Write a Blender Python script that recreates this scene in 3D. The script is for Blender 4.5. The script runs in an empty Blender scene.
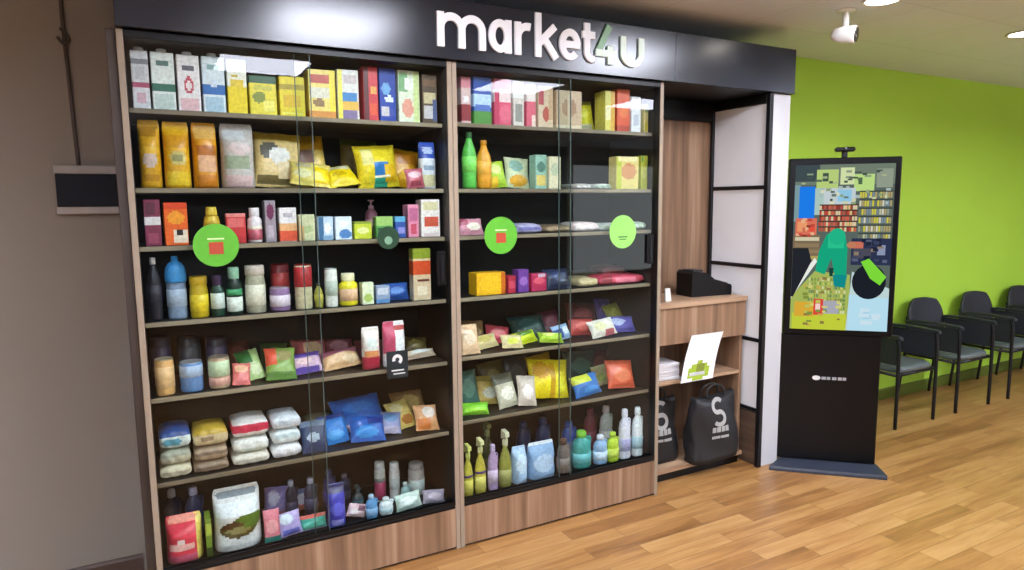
import bpy, math, random
from mathutils import Vector, Matrix, Euler
from mathutils.bvhtree import BVHTree
PI = math.pi
sin, cos = math.sin, math.cos
scene = bpy.context.scene
COL = scene.collection
rnd = random.Random(7)

# ------------------------------------------------------------------ materials
def lin(h):
    out = []
    for k in (0, 2, 4):
        c = int(h[k:k+2], 16) / 255
        out.append(c / 12.92 if c <= .04045 else ((c + .055) / 1.055) ** 2.4)
    return (*out, 1)

_mats = {}
def new_mat(name):
    m = bpy.data.materials.new(name); m.use_nodes = True
    nt = m.node_tree; nt.nodes.clear()
    out = nt.nodes.new('ShaderNodeOutputMaterial')
    return m, nt, out

def principled(nt, out, **kw):
    b = nt.nodes.new('ShaderNodeBsdfPrincipled')
    for k, v in kw.items(): b.inputs[k].default_value = v
    nt.links.new(b.outputs[0], out.inputs[0])
    return b

def M(h, rough=.45, var=.08, scale=14, metal=0, spec=.5, bump=0):
    """flat colour with a little mottling, as on printed or painted surfaces"""
    key = (h, rough, var, scale, metal, spec, bump)
    if key in _mats: return _mats[key]
    m, nt, out = new_mat('surface_' + h)
    b = principled(nt, out, Roughness=rough, Metallic=metal)
    b.inputs['Specular IOR Level'].default_value = spec
    tc = nt.nodes.new('ShaderNodeTexCoord')
    nz = nt.nodes.new('ShaderNodeTexNoise'); nz.inputs['Scale'].default_value = scale; nz.inputs['Detail'].default_value = 3
    nt.links.new(tc.outputs['Object'], nz.inputs['Vector'])
    rp = nt.nodes.new('ShaderNodeValToRGB'); c = lin(h)
    rp.color_ramp.elements[0].position = .3; rp.color_ramp.elements[1].position = .7
    rp.color_ramp.elements[0].color = (*[x * (1 - var) for x in c[:3]], 1)
    rp.color_ramp.elements[1].color = (*[min(1, x * (1 + var)) for x in c[:3]], 1)
    nt.links.new(nz.outputs['Fac'], rp.inputs['Fac']); nt.links.new(rp.outputs['Color'], b.inputs['Base Color'])
    if bump:
        bp = nt.nodes.new('ShaderNodeBump'); bp.inputs['Strength'].default_value = bump
        nt.links.new(nz.outputs['Fac'], bp.inputs['Height']); nt.links.new(bp.outputs['Normal'], b.inputs['Normal'])
    _mats[key] = m
    return m

def pack(h): return M(h, rough=.38, var=.17, scale=75)

def wood_mat(name, c0, c1, c2, axis='Z', rough=.45, stretch=.05, scale=26):
    m, nt, out = new_mat(name)
    b = principled(nt, out, Roughness=rough)
    tc = nt.nodes.new('ShaderNodeTexCoord'); mp = nt.nodes.new('ShaderNodeMapping')
    s = [1, 1, 1]; s['XYZ'.index(axis)] = stretch
    mp.inputs['Scale'].default_value = s
    nt.links.new(tc.outputs['Object'], mp.inputs['Vector'])
    n1 = nt.nodes.new('ShaderNodeTexNoise'); n1.inputs['Scale'].default_value = scale; n1.inputs['Detail'].default_value = 5
    n2 = nt.nodes.new('ShaderNodeTexNoise'); n2.inputs['Scale'].default_value = scale * .3; n2.inputs['Detail'].default_value = 2
    for n in (n1, n2): nt.links.new(mp.outputs[0], n.inputs['Vector'])
    mx = nt.nodes.new('ShaderNodeMath'); mx.operation = 'ADD'
    hf = nt.nodes.new('ShaderNodeMath'); hf.operation = 'MULTIPLY'; hf.inputs[1].default_value = .5
    nt.links.new(n1.outputs['Fac'], mx.inputs[0]); nt.links.new(n2.outputs['Fac'], mx.inputs[1]); nt.links.new(mx.outputs[0], hf.inputs[0])
    rp = nt.nodes.new('ShaderNodeValToRGB'); e = rp.color_ramp.elements
    e[0].position = .36; e[0].color = lin(c0); e[1].position = .64; e[1].color = lin(c2)
    k = rp.color_ramp.elements.new(.5); k.color = lin(c1)
    nt.links.new(hf.outputs[0], rp.inputs['Fac']); nt.links.new(rp.outputs['Color'], b.inputs['Base Color'])
    return m

def glass_mat():
    m, nt, out = new_mat('clear_door_glass')
    tr = nt.nodes.new('ShaderNodeBsdfTransparent'); tr.inputs[0].default_value = (.93, .96, .95, 1)
    gl = nt.nodes.new('ShaderNodeBsdfGlossy'); gl.inputs['Roughness'].default_value = .02
    fr = nt.nodes.new('ShaderNodeFresnel'); fr.inputs['IOR'].default_value = 1.5
    mx = nt.nodes.new('ShaderNodeMixShader')
    ge = nt.nodes.new('ShaderNodeNewGeometry'); fo = nt.nodes.new('ShaderNodeMath'); fo.operation = 'SUBTRACT'; fo.inputs[0].default_value = 1
    mu = nt.nodes.new('ShaderNodeMath'); mu.operation = 'MULTIPLY'      # one reflection per pane: the outer face
    nt.links.new(ge.outputs['Backfacing'], fo.inputs[1]); nt.links.new(fo.outputs[0], mu.inputs[0]); nt.links.new(fr.outputs[0], mu.inputs[1])
    nt.links.new(mu.outputs[0], mx.inputs[0]); nt.links.new(tr.outputs[0], mx.inputs[1]); nt.links.new(gl.outputs[0], mx.inputs[2])
    nt.links.new(mx.outputs[0], out.inputs[0])
    return m

def emit_mat(name, h, strength):
    m, nt, out = new_mat(name)
    e = nt.nodes.new('ShaderNodeEmission'); e.inputs[0].default_value = lin(h); e.inputs[1].default_value = strength
    nt.links.new(e.outputs[0], out.inputs[0])
    return m

def screen_mat(h):
    key = ('screen', h)
    if key not in _mats: _mats[key] = emit_mat('lit_pixels_' + h, h, SCREEN_STRENGTH)
    return _mats[key]

def floor_mat():
    m, nt, out = new_mat('oak_plank_floor')
    b = principled(nt, out, Roughness=.32)
    tc = nt.nodes.new('ShaderNodeTexCoord')
    br = nt.nodes.new('ShaderNodeTexBrick')
    br.offset = .37; br.inputs['Scale'].default_value = 1
    br.inputs['Brick Width'].default_value = .68; br.inputs['Row Height'].default_value = .1
    br.inputs['Mortar Size'].default_value = .0016; br.inputs['Mortar Smooth'].default_value = .3; br.inputs['Bias'].default_value = 0
    br.inputs['Color1'].default_value = (0, 0, 0, 1); br.inputs['Color2'].default_value = (1, 1, 1, 1)
    br.inputs['Mortar'].default_value = (.0, .0, .0, 1)
    nt.links.new(tc.outputs['Object'], br.inputs['Vector'])
    mp = nt.nodes.new('ShaderNodeMapping'); mp.inputs['Scale'].default_value = (.9, 9, 1)
    nt.links.new(tc.outputs['Object'], mp.inputs['Vector'])
    # shift the grain per plank so that neighbours do not run on
    ad = nt.nodes.new('ShaderNodeVectorMath'); ad.operation = 'MULTIPLY_ADD'
    ad.inputs[1].default_value = (7.3, 3.1, 0)
    nt.links.new(br.outputs['Color'], ad.inputs[0]); nt.links.new(mp.outputs[0], ad.inputs[2])
    n1 = nt.nodes.new('ShaderNodeTexNoise'); n1.inputs['Scale'].default_value = 3.2; n1.inputs['Detail'].default_value = 6; n1.inputs['Distortion'].default_value = .8
    nt.links.new(ad.outputs[0], n1.inputs['Vector'])
    n2 = nt.nodes.new('ShaderNodeTexNoise'); n2.inputs['Scale'].default_value = 1.4; n2.inputs['Detail'].default_value = 2
    nt.links.new(ad.outputs[0], n2.inputs['Vector'])
    a1 = nt.nodes.new('ShaderNodeMath'); a1.operation = 'MULTIPLY_ADD'; a1.inputs[1].default_value = .34
    nt.links.new(br.outputs['Color'], a1.inputs[0])
    a0 = nt.nodes.new('ShaderNodeMath'); a0.operation = 'MULTIPLY'; a0.inputs[1].default_value = .62
    nt.links.new(n1.outputs['Fac'], a0.inputs[0]); nt.links.new(a0.outputs[0], a1.inputs[2])
    a2 = nt.nodes.new('ShaderNodeMath'); a2.operation = 'MULTIPLY_ADD'; a2.inputs[1].default_value = .5
    nt.links.new(n2.outputs['Fac'], a2.inputs[0]); nt.links.new(a1.outputs[0], a2.inputs[2])
    rp = nt.nodes.new('ShaderNodeValToRGB'); e = rp.color_ramp.elements
    e[0].position = .45; e[0].color = lin(FLOOR[0]); e[1].position = 1.0; e[1].color = lin(FLOOR[3])
    k = e.new(.64); k.color = lin(FLOOR[1]); k = e.new(.8); k.color = lin(FLOOR[2])
    nt.links.new(a2.outputs[0], rp.inputs['Fac'])
    mx = nt.nodes.new('ShaderNodeMix'); mx.data_type = 'RGBA'
    mf = nt.nodes.new('ShaderNodeMath'); mf.operation = 'MULTIPLY'; mf.inputs[1].default_value = .3
    nt.links.new(br.outputs['Fac'], mf.inputs[0]); nt.links.new(mf.outputs[0], mx.inputs[0])
    nt.links.new(rp.outputs['Color'], mx.inputs[6]); mx.inputs[7].default_value = lin('4a3018')
    nt.links.new(mx.outputs[2], b.inputs['Base Color'])
    return m
FLOOR = ('77512c', '906538', 'a27745', 'b08856')

def ceiling_mat():
    m, nt, out = new_mat('ceiling_tiles')
    b = principled(nt, out, Roughness=.9)
    tc = nt.nodes.new('ShaderNodeTexCoord')
    br = nt.nodes.new('ShaderNodeTexBrick'); br.offset = 0
    br.inputs['Scale'].default_value = 1; br.inputs['Brick Width'].default_value = .625; br.inputs['Row Height'].default_value = .625
    br.inputs['Mortar Size'].default_value = .006; br.inputs['Mortar Smooth'].default_value = .2
    br.inputs['Color1'].default_value = lin('dce6f2'); br.inputs['Color2'].default_value = lin('dfe9f5'); br.inputs['Mortar'].default_value = lin('d2dce8')
    nt.links.new(tc.outputs['Object'], br.inputs['Vector']); nt.links.new(br.outputs['Color'], b.inputs['Base Color'])
    return m

# ------------------------------------------------------------------ mesh helpers
class MB:
    """collects faces and their materials; build() links them as ONE mesh object"""
    def __init__(s): s.v = []; s.f = []; s.m = []; s.sm = []
    def add(s, vs, fs, mat, smooth=False, mats=None):
        o = len(s.v); s.v += [tuple(p) for p in vs]
        for i, f in enumerate(fs):
            s.f.append([o + k for k in f]); s.m.append(mats[i] if mats else mat); s.sm.append(smooth)
        return s
    def box(s, x0, x1, y0, y1, z0, z1, mat, c=0):
        """box with its edges chamfered by c"""
        if x1 < x0: x0, x1 = x1, x0
        if y1 < y0: y0, y1 = y1, y0
        c = min(c, .45 * (x1 - x0), .45 * (y1 - y0), .45 * (z1 - z0))
        if c <= 0:
            v = [(x, y, z) for z in (z0, z1) for x, y in ((x0, y0), (x1, y0), (x1, y1), (x0, y1))]
            return s.add(v, [(3, 2, 1, 0), (4, 5, 6, 7), (0, 1, 5, 4), (1, 2, 6, 5), (2, 3, 7, 6), (3, 0, 4, 7)], mat)
        def ring(i, z):
            return [(x0 + i + c, y0 + i, z), (x1 - i - c, y0 + i, z), (x1 - i, y0 + i + c, z), (x1 - i, y1 - i - c, z),
                    (x1 - i - c, y1 - i, z), (x0 + i + c, y1 - i, z), (x0 + i, y1 - i - c, z), (x0 + i, y0 + i + c, z)]
        def tight(z):
            return [(x0 + c, y0 + c, z), (x1 - c, y0 + c, z), (x1 - c, y0 + c, z), (x1 - c, y1 - c, z),
                    (x1 - c, y1 - c, z), (x0 + c, y1 - c, z), (x0 + c, y1 - c, z), (x0 + c, y0 + c, z)]
        return s.loft([tight(z0), ring(0, z0 + c), ring(0, z1 - c), tight(z1)], mat)
    def loft(s, rings, mat, cap=(True, True), smooth=False, colour=None):
        n = len(rings[0]); v = [p for r in rings for p in r]; f = []; mats = []
        for i in range(len(rings) - 1):
            for j in range(n):
                k = (j + 1) % n
                q = (i * n + j, i * n + k, (i + 1) * n + k, (i + 1) * n + j)
                f.append(q)
                mats.append(colour(i, j) if colour else mat)
        if cap[0]: f.append(tuple(range(n - 1, -1, -1))); mats.append(colour(0, -1) if colour else mat)
        if cap[1]: f.append(tuple((len(rings) - 1) * n + j for j in range(n))); mats.append(colour(len(rings) - 2, -1) if colour else mat)
        return s.add(v, f, mat, smooth, mats)
    def lathe(s, prof, mat, x=0, y=0, z=0, n=20, sx=1, sy=1, colour=None):
        rings = [[(x + r * sx * cos(2 * PI * j / n), y + r * sy * sin(2 * PI * j / n), z + h) for j in range(n)] for r, h in prof]
        return s.loft(rings, mat, smooth=True, colour=(lambda i, j: colour((prof[i][1] + prof[i + 1][1]) / 2)) if colour else None)
    def tube(s, pts, r, mat, n=10, closed=False):
        """round bar along pts"""
        P = [Vector(p) for p in pts]; rings = []; N = len(P)
        up = None
        for i, p in enumerate(P):
            a = P[i - 1] if (i or closed) else p; b = P[(i + 1) % N] if (i < N - 1 or closed) else p
            t = (b - a).normalized()
            if up is None:
                up = Vector((0, 0, 1)) if abs(t.z) < .9 else Vector((1, 0, 0))
            side = t.cross(up).normalized(); up = side.cross(t).normalized()
            rr = r[i] if isinstance(r, (list, tuple)) else r
            rings.append([p + side * rr * cos(2 * PI * j / n) + up * rr * sin(2 * PI * j / n) for j in range(n)])
        if closed: rings.append(rings[0])
        return s.loft(rings, mat, cap=(not closed, not closed), smooth=True)
    def xform(s, mtx):
        s.v = [tuple(mtx @ Vector(p)) for p in s.v]; return s
    def build(s, name, parent=None, loc=None, rot=None, bevel=0):
        me = bpy.data.meshes.new(name)
        me.from_pydata(s.v, [], s.f)
        slots = []
        for m in s.m:
            if m not in slots: slots.append(m); me.materials.append(m)
        idx = {m: i for i, m in enumerate(slots)}
        for p, m, sm in zip(me.polygons, s.m, s.sm):
            p.material_index = idx[m]; p.use_smooth = sm
        me.validate(); me.update()
        o = bpy.data.objects.new(name, me); COL.objects.link(o)
        if parent: o.parent = parent
        if loc: o.location = loc
        if rot: o.rotation_euler = rot
        return o

def tag(o, label=None, cat=None, group=None, kind=None):
    if label: o['label'] = label
    if cat: o['category'] = cat
    if group: o['group'] = group
    if kind: o['kind'] = kind
    return o

def thing(name, label, cat, loc=(0, 0, 0), rz=0, group=None):
    o = bpy.data.objects.new(name, None); COL.objects.link(o); o.empty_display_size = .1
    o.location = loc; o.rotation_euler = (0, 0, rz)
    return tag(o, label, cat, group)

def bez_smooth(pts, n=6):
    """Catmull-Rom through pts"""
    P = [Vector(p) for p in pts]; out = []
    for i in range(len(P) - 1):
        a = P[max(i - 1, 0)]; b = P[i]; c = P[i + 1]; d = P[min(i + 2, len(P) - 1)]
        for k in range(n):
            t = k / n
            out.append(.5 * ((2 * b) + (-a + c) * t + (2 * a - 5 * b + 4 * c - d) * t * t + (-a + 3 * b - 3 * c + d) * t ** 3))
    out.append(P[-1]); return out

def arc(cx, cy, r, a0, a1, n=18, ry=None):
    ry = ry or r
    return [(cx + r * cos(math.radians(a0 + (a1 - a0) * i / n)), cy + ry * sin(math.radians(a0 + (a1 - a0) * i / n))) for i in range(n + 1)]

def ribbon(mb, pts, hw, y0, y1, mat):
    """thick flat stroke in the XZ plane from y0 (front) to y1 (back)"""
    P = [Vector((p[0], p[1])) for p in pts]; L = []; R = []
    for i, p in enumerate(P):
        a = P[max(i - 1, 0)]; b = P[min(i + 1, len(P) - 1)]
        d1 = (p - a); d2 = (b - p)
        if d1.length < 1e-9: d1 = d2
        if d2.length < 1e-9: d2 = d1
        t = (d1.normalized() + d2.normalized()); t = t.normalized()
        n = Vector((-t.y, t.x)); k = hw / max(.35, n.dot(Vector((-d1.normalized().y, d1.normalized().x))))
        L.append(p + n * k); R.append(p - n * k)
    m = len(P); vs = []
    for y in (y0, y1):
        vs += [(p.x, y, p.y) for p in L] + [(p.x, y, p.y) for p in R]
    f = []
    for i in range(m - 1):
        f.append((i, m + i, m + i + 1, i + 1))
        f.append((2 * m + i + 1, 3 * m + i + 1, 3 * m + i, 2 * m + i))
        f.append((i, i + 1, 2 * m + i + 1, 2 * m + i)); f.append((m + i + 1, m + i, 3 * m + i, 3 * m + i + 1))
    f.append((0, 2 * m, 3 * m, m)); f.append((m - 1, 2 * m - 1, 4 * m - 1, 3 * m - 1))
    mb.add(vs, f, mat)

# ------------------------------------------------------------------ packaging
def pick(u, v, base, patches):
    c = base
    for p in patches:
        x0, x1, z0, z1, col = p[:5]
        if len(p) > 5:
            if ((u - (x0 + x1) / 2) / ((x1 - x0) / 2)) ** 2 + ((v - (z0 + z1) / 2) / ((z1 - z0) / 2)) ** 2 <= 1: c = col
        elif x0 <= u <= x1 and z0 <= v <= z1: c = col
    return c
def side_pick(v, base, patches):
    return pick(.5, v, base, [p for p in patches if p[0] <= 0 and p[1] >= 1 and len(p) == 5])

def carton_body(mb, w, d, h, base, patches, nx=14, nz=22, zb=0, c=.0025):
    """printed folding box: chamfered edges, front printed in a fine grid"""
    x = w / 2; f = [(-x + c + (w - 2 * c) * i / nx, 0) for i in range(nx + 1)]
    prof = f + [(x, c), (x, d - c), (x - c, d), (-x + c, d), (-x, d - c), (-x, c)]
    levels = [0, c] + [c + (h - 2 * c) * i / nz for i in range(1, nz)] + [h - c, h]
    def ring(z, ins):
        return [(max(-x + ins, min(x - ins, px)), max(ins, min(d - ins, py)), zb + z) for px, py in prof]
    rings = [ring(z, c * .8 if z in (0, h) else 0) for z in levels]
    def col(i, j):
        v = (levels[i] + levels[i + 1]) / 2 / h
        if j == -1: return pack(side_pick(0 if i == 0 else 1, base, patches))
        if j < nx: return pack(pick((j + .5) / nx, v, base, patches))
        return pack(side_pick(v, base, patches))
    mb.loft(rings, None, colour=col)

def pouch_mesh(w, d, h, base, patches, seed):
    """stand-up bag: flat bottom, bulging belly, top pressed into a crimped seal"""
    r = random.Random(seed); mb = MB(); n = 64 if w > .15 else 40; nz = 34 if w > .15 else 20
    ph = [r.uniform(0, 6.28) for _ in range(6)]; rings = []; levels = []
    for i in range(nz + 1):
        v = i / nz; levels.append(v)
        t = (1 - .18 * max(0, .12 - v) / .12) * (1 - max(0, (v - .55) / .37) ** 2 if v < .92 else 0)
        th = max(d * t, .004); ww = w * (.96 + .04 * abs(2 * v - 1)) * (.97 if v < .03 else 1) * (1 - .10 * max(0, (v - .86) / .14) ** 2)
        if v >= .92: th = .004
        e = 2.6 if th > .01 else 8
        ring = []
        for j in range(n):
            a = 2 * PI * j / n
            cx, sy = cos(a), sin(a)
            px = ww / 2 * math.copysign(abs(cx) ** (2 / e), cx); py = th / 2 * math.copysign(abs(sy) ** (2 / e), sy)
            wob = (.02 * sin(9 * v + ph[0] + 3 * px / w) + .015 * sin(17 * v + ph[1] - 7 * px / w)) * d * (t if v < .92 else 0)
            ring.append((px, d / 2 + py + (wob if sy < 0 else -wob), v * h))
        rings.append(ring)
    def col(i, j):
        v = (levels[i] + levels[i + 1]) / 2
        if j == -1: return pack(base)
        a = 2 * PI * (j + .5) / n
        u = (rings[i][j][0] + rings[i][(j + 1) % n][0]) / 2 / w + .5
        return pack(pick(u, v, base, patches) if sin(a) < 0 else side_pick(v, base, patches))
    mb.loft(rings, None, smooth=True, colour=col)
    return mb

def pillow_mesh(w, h, t, base, patches, seed):
    """pillow packet standing in XZ, centred in x, bottom seal at z=0; front at -y"""
    r = random.Random(seed); nx, nz = 16, 20; ph = [r.uniform(0, 6.28) for _ in range(8)]
    seal = .06; vs = []; fs = []; ms = []
    def P(i, k, s):
        u, v = i / nx, k / nz
        ve = min(1, max(0, (v - seal) / (1 - 2 * seal)))
        dome = max(0, 1 - abs(2 * u - 1) ** 3) ** .6 * max(0, 1 - abs(2 * ve - 1) ** 2.6) ** .65
        wr = 1 + .10 * sin(8 * u + 5 * v + ph[0]) + .09 * sin(13 * v - 6 * u + ph[1]) + .06 * sin(23 * u + ph[2]) * abs(2 * ve - 1)
        y = s * (t / 2 * dome * wr + .0009)
        if v < seal or v > 1 - seal: y += .0012 * sin(70 * u)
        x = (u - .5) * w * (1 - .07 * (1 - abs(2 * v - 1) ** 2))
        return (x, y, v * h + .006 * h * sin(14 * u + ph[3]) * (1 if k in (0, nz) else 0))
    for s in (-1, 1):
        o = len(vs)
        vs += [P(i, k, s) for k in range(nz + 1) for i in range(nx + 1)]
        for k in range(nz):
            for i in range(nx):
                q = (o + k * (nx + 1) + i, o + k * (nx + 1) + i + 1, o + (k + 1) * (nx + 1) + i + 1, o + (k + 1) * (nx + 1) + i)
                fs.append(q if s < 0 else q[::-1]); ms.append(pack(pick((i + .5) / nx, (k + .5) / nz, base, patches)))
    N = (nx + 1) * (nz + 1)
    edge = [i for i in range(nx + 1)] + [k * (nx + 1) + nx for k in range(1, nz + 1)] + [nz * (nx + 1) + i for i in range(nx - 1, -1, -1)] + [k * (nx + 1) for k in range(nz - 1, 0, -1)]
    for a, b in zip(edge, edge[1:] + edge[:1]):
        fs.append((b, a, a + N, b + N)); ms.append(pack(base))
    mb = MB(); mb.add(vs, fs, None, True, ms)
    return mb

def flat_mesh(w, d, h, base, patches, seed):
    """filled bag lying flat: rounded brick whose front face shows the print"""
    r = random.Random(seed); mb = MB(); nx = 14; nz = 9
    ph = [r.uniform(0, 6.28) for _ in range(4)]
    half = [(-1 + 2 * i / nx) for i in range(nx + 1)]
    rings = []; levels = []
    for k in range(nz + 1):
        v = k / nz; levels.append(v)
        b = (1 - abs(2 * v - 1) ** 3) ** .5 if 0 < v < 1 else 0
        ins = (1 - b) * min(h * .5, .03)
        ring = []
        for i in range(nx + 1):
            x = half[i] * (w / 2 - ins); rr = (1 - abs(half[i]) ** 4)
            ring.append((x, ins + .012 * (1 - rr) + .003 * sin(9 * half[i] + 6 * v + ph[0]), v * h * (1 - .06 * (1 - rr) * (v > .5))))
        for i in range(nx, -1, -1):
            x = half[i] * (w / 2 - ins); rr = (1 - abs(half[i]) ** 4)
            ring.append((x, d - ins - .012 * (1 - rr), v * h))
        rings.append(ring)
    def col(i, j):
        v = (levels[i] + levels[i + 1]) / 2
        if j == -1: return pack(side_pick(.05 if i == 0 else .95, base, patches))
        if j < nx: return pack(pick((j + .5) / nx, v, base, patches))
        return pack(side_pick(v, base, patches))
    mb.loft(rings, None, smooth=True, colour=col)
    return mb

def bottle_parts(style, w, h, base, patches, capcol):
    """(part name, mesh builder) pairs: body first"""
    R = w / 2; sq = 1.0
    body, cap, extra = MB(), MB(), []
    pm = pack(base); cm = pack(capcol)
    def label(z0, z1, r, colour, sx=1, sy=1):
        l = MB(); l.lathe([(r * .99, z0), (r + .0012, z0 + .001), (r + .0012, z1 - .001), (r * .99, z1)], pack(colour), n=24, sx=sx, sy=sy); extra.append(('label_band', l))
    if style == 'can':
        body.lathe([(R * .9, 0), (R * .97, .004), (R, .008), (R, h - .01), (R * .95, h - .005)], pm, n=24)
        cap.lathe([(R * .95, h - .005), (R * .97, h - .001), (R * .92, h), (R * .88, h - .003), (0.001, h - .003)], M(capcol, .3, .05, 14, .6), n=24)
        for p in patches: label(p[2] * h, p[3] * h - .002, R, p[4])
        return [('body', body), ('lid', cap)] + extra
    if style in ('jar', 'jar2'):
        ch = h * (.2 if style == 'jar' else .24); rc = R * (.97 if style == 'jar' else .72)
        s = h - ch
        body.lathe([(R * .9, 0), (R, .006), (R, s * .8), (R * .96, s * .88), (rc * .93, s * .97), (rc * .93, s)], pm, n=24)
        cap.lathe([(rc * .96, s), (rc, s + .002), (rc, h - .004), (rc * .94, h), (.001, h)], cm, n=24)
        for p in patches: label(p[2] * s, min(p[3], .79) * s, R, p[4])
        return [('body', body), ('lid', cap)] + extra
    if style == 'soda':
        body.lathe([(R * .8, 0), (R, .01), (R * .97, h * .2), (R, h * .3), (R, h * .58), (R * .85, h * .7), (R * .45, h * .84), (R * .36, h * .9)], pm, n=24)
        cap.lathe([(R * .4, h * .895), (R * .42, h * .9), (R * .42, h * .99), (R * .38, h), (.001, h)], cm)
        for p in patches: label(max(p[2], .3) * h, min(p[3], .57) * h, R, p[4])
    elif style == 'squeeze':
        body.lathe([(R * .9, 0), (R, .008), (R * .94, h * .3), (R, h * .6), (R * .85, h * .74), (R * .5, h * .8)], pm, n=24, sy=.8)
        cap.lathe([(R * .72, h * .78), (R * .74, h * .79), (R * .66, h * .95), (R * .6, h), (.001, h)], cm)
        for p in patches: label(p[2] * h * .6, p[3] * h * .7, R, p[4], 1, .8)
    elif style == 'dome':
        body.lathe([(R * .8, 0), (R * .9, .01), (R * .86, h * .3), (R * .9, h * .55), (R * .92, h * .6)], pm, n=24, sy=.85)
        cap.lathe([(R * .95, h * .59), (R, h * .62), (R * 1.0, h * .72), (R * .9, h * .82), (R * .62, h * .89), (R * .34, h * .92), (R * .3, h), (.001, h)], cm)
        for p in patches: label(p[2] * h * .8, p[3] * h * .8, R * .9, p[4], 1, .85)
    elif style == 'jug':
        body.lathe([(R * .88, 0), (R, .01), (R, h * .3), (R * .94, h * .5), (R * .97, h * .6), (R * .8, h * .74), (R * .42, h * .82), (R * .4, h * .86)], pm, n=24, sy=.8)
        cap.lathe([(R * .46, h * .85), (R * .5, h * .86), (R * .46, h * .98), (R * .4, h), (.001, h)], cm)
        hd = MB(); hd.tube(bez_smooth([(R * .5, 0, h * .8), (R * .95, 0, h * .78), (R * 1.0, 0, h * .66), (R * .9, 0, h * .55)]), R * .12, pm, 8); extra.append(('handle', hd))
        for p in patches: label(p[2] * h * .8, p[3] * h * .75, R, p[4], 1, .8)
    elif style == 'spray':
        body.lathe([(R * .88, 0), (R, .01), (R, h * .42), (R * .7, h * .58), (R * .36, h * .68), (R * .34, h * .74)], pm, n=24, sy=.75)
        cap.lathe([(R * .4, h * .73), (R * .42, h * .75), (R * .4, h * .82), (R * .3, h * .84), (.001, h * .84)], cm)
        tr = MB()
        tr.loft([[(-R * .35, y, z) for y, z in ((-.028, h * .9), (-.026, h * .97), (.02, h), (.022, h * .83))],
                 [(R * .35, y, z) for y, z in ((-.028, h * .9), (-.026, h * .97), (.02, h), (.022, h * .83))]], cm)
        tr.tube(bez_smooth([(0, -.016, h * .9), (0, -.024, h * .82), (0, -.02, h * .74)]), R * .14, cm, 8)
        extra.append(('trigger_head', tr))
        for p in patches: label(p[2] * h * .7, p[3] * h * .62, R, p[4], 1, .75)
    elif style == 'pump':
        body.lathe([(R * .9, 0), (R, .006), (R, h * .6), (R * .8, h * .7), (R * .4, h * .76)], pm, n=24)
        cap.lathe([(R * .45, h * .75), (R * .45, h * .84), (R * .15, h * .86), (R * .15, h * .96), (R * .5, h * .97), (R * .5, h), (.001, h)], cm)
        for p in patches: label(p[2] * h * .8, p[3] * h * .8, R, p[4])
    elif style == 'aerosol':
        body.lathe([(R * .92, 0), (R, .004), (R, h * .78), (R * .86, h * .82), (R * .8, h * .83)], pm, n=24)
        cap.lathe([(R * .9, h * .82), (R * .92, h * .83), (R * .9, h * .97), (R * .8, h), (.001, h)], cm)
        for p in patches: label(p[2] * h, p[3] * h, R, p[4])
    return [('body', body), ('cap', cap)] + extra

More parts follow.
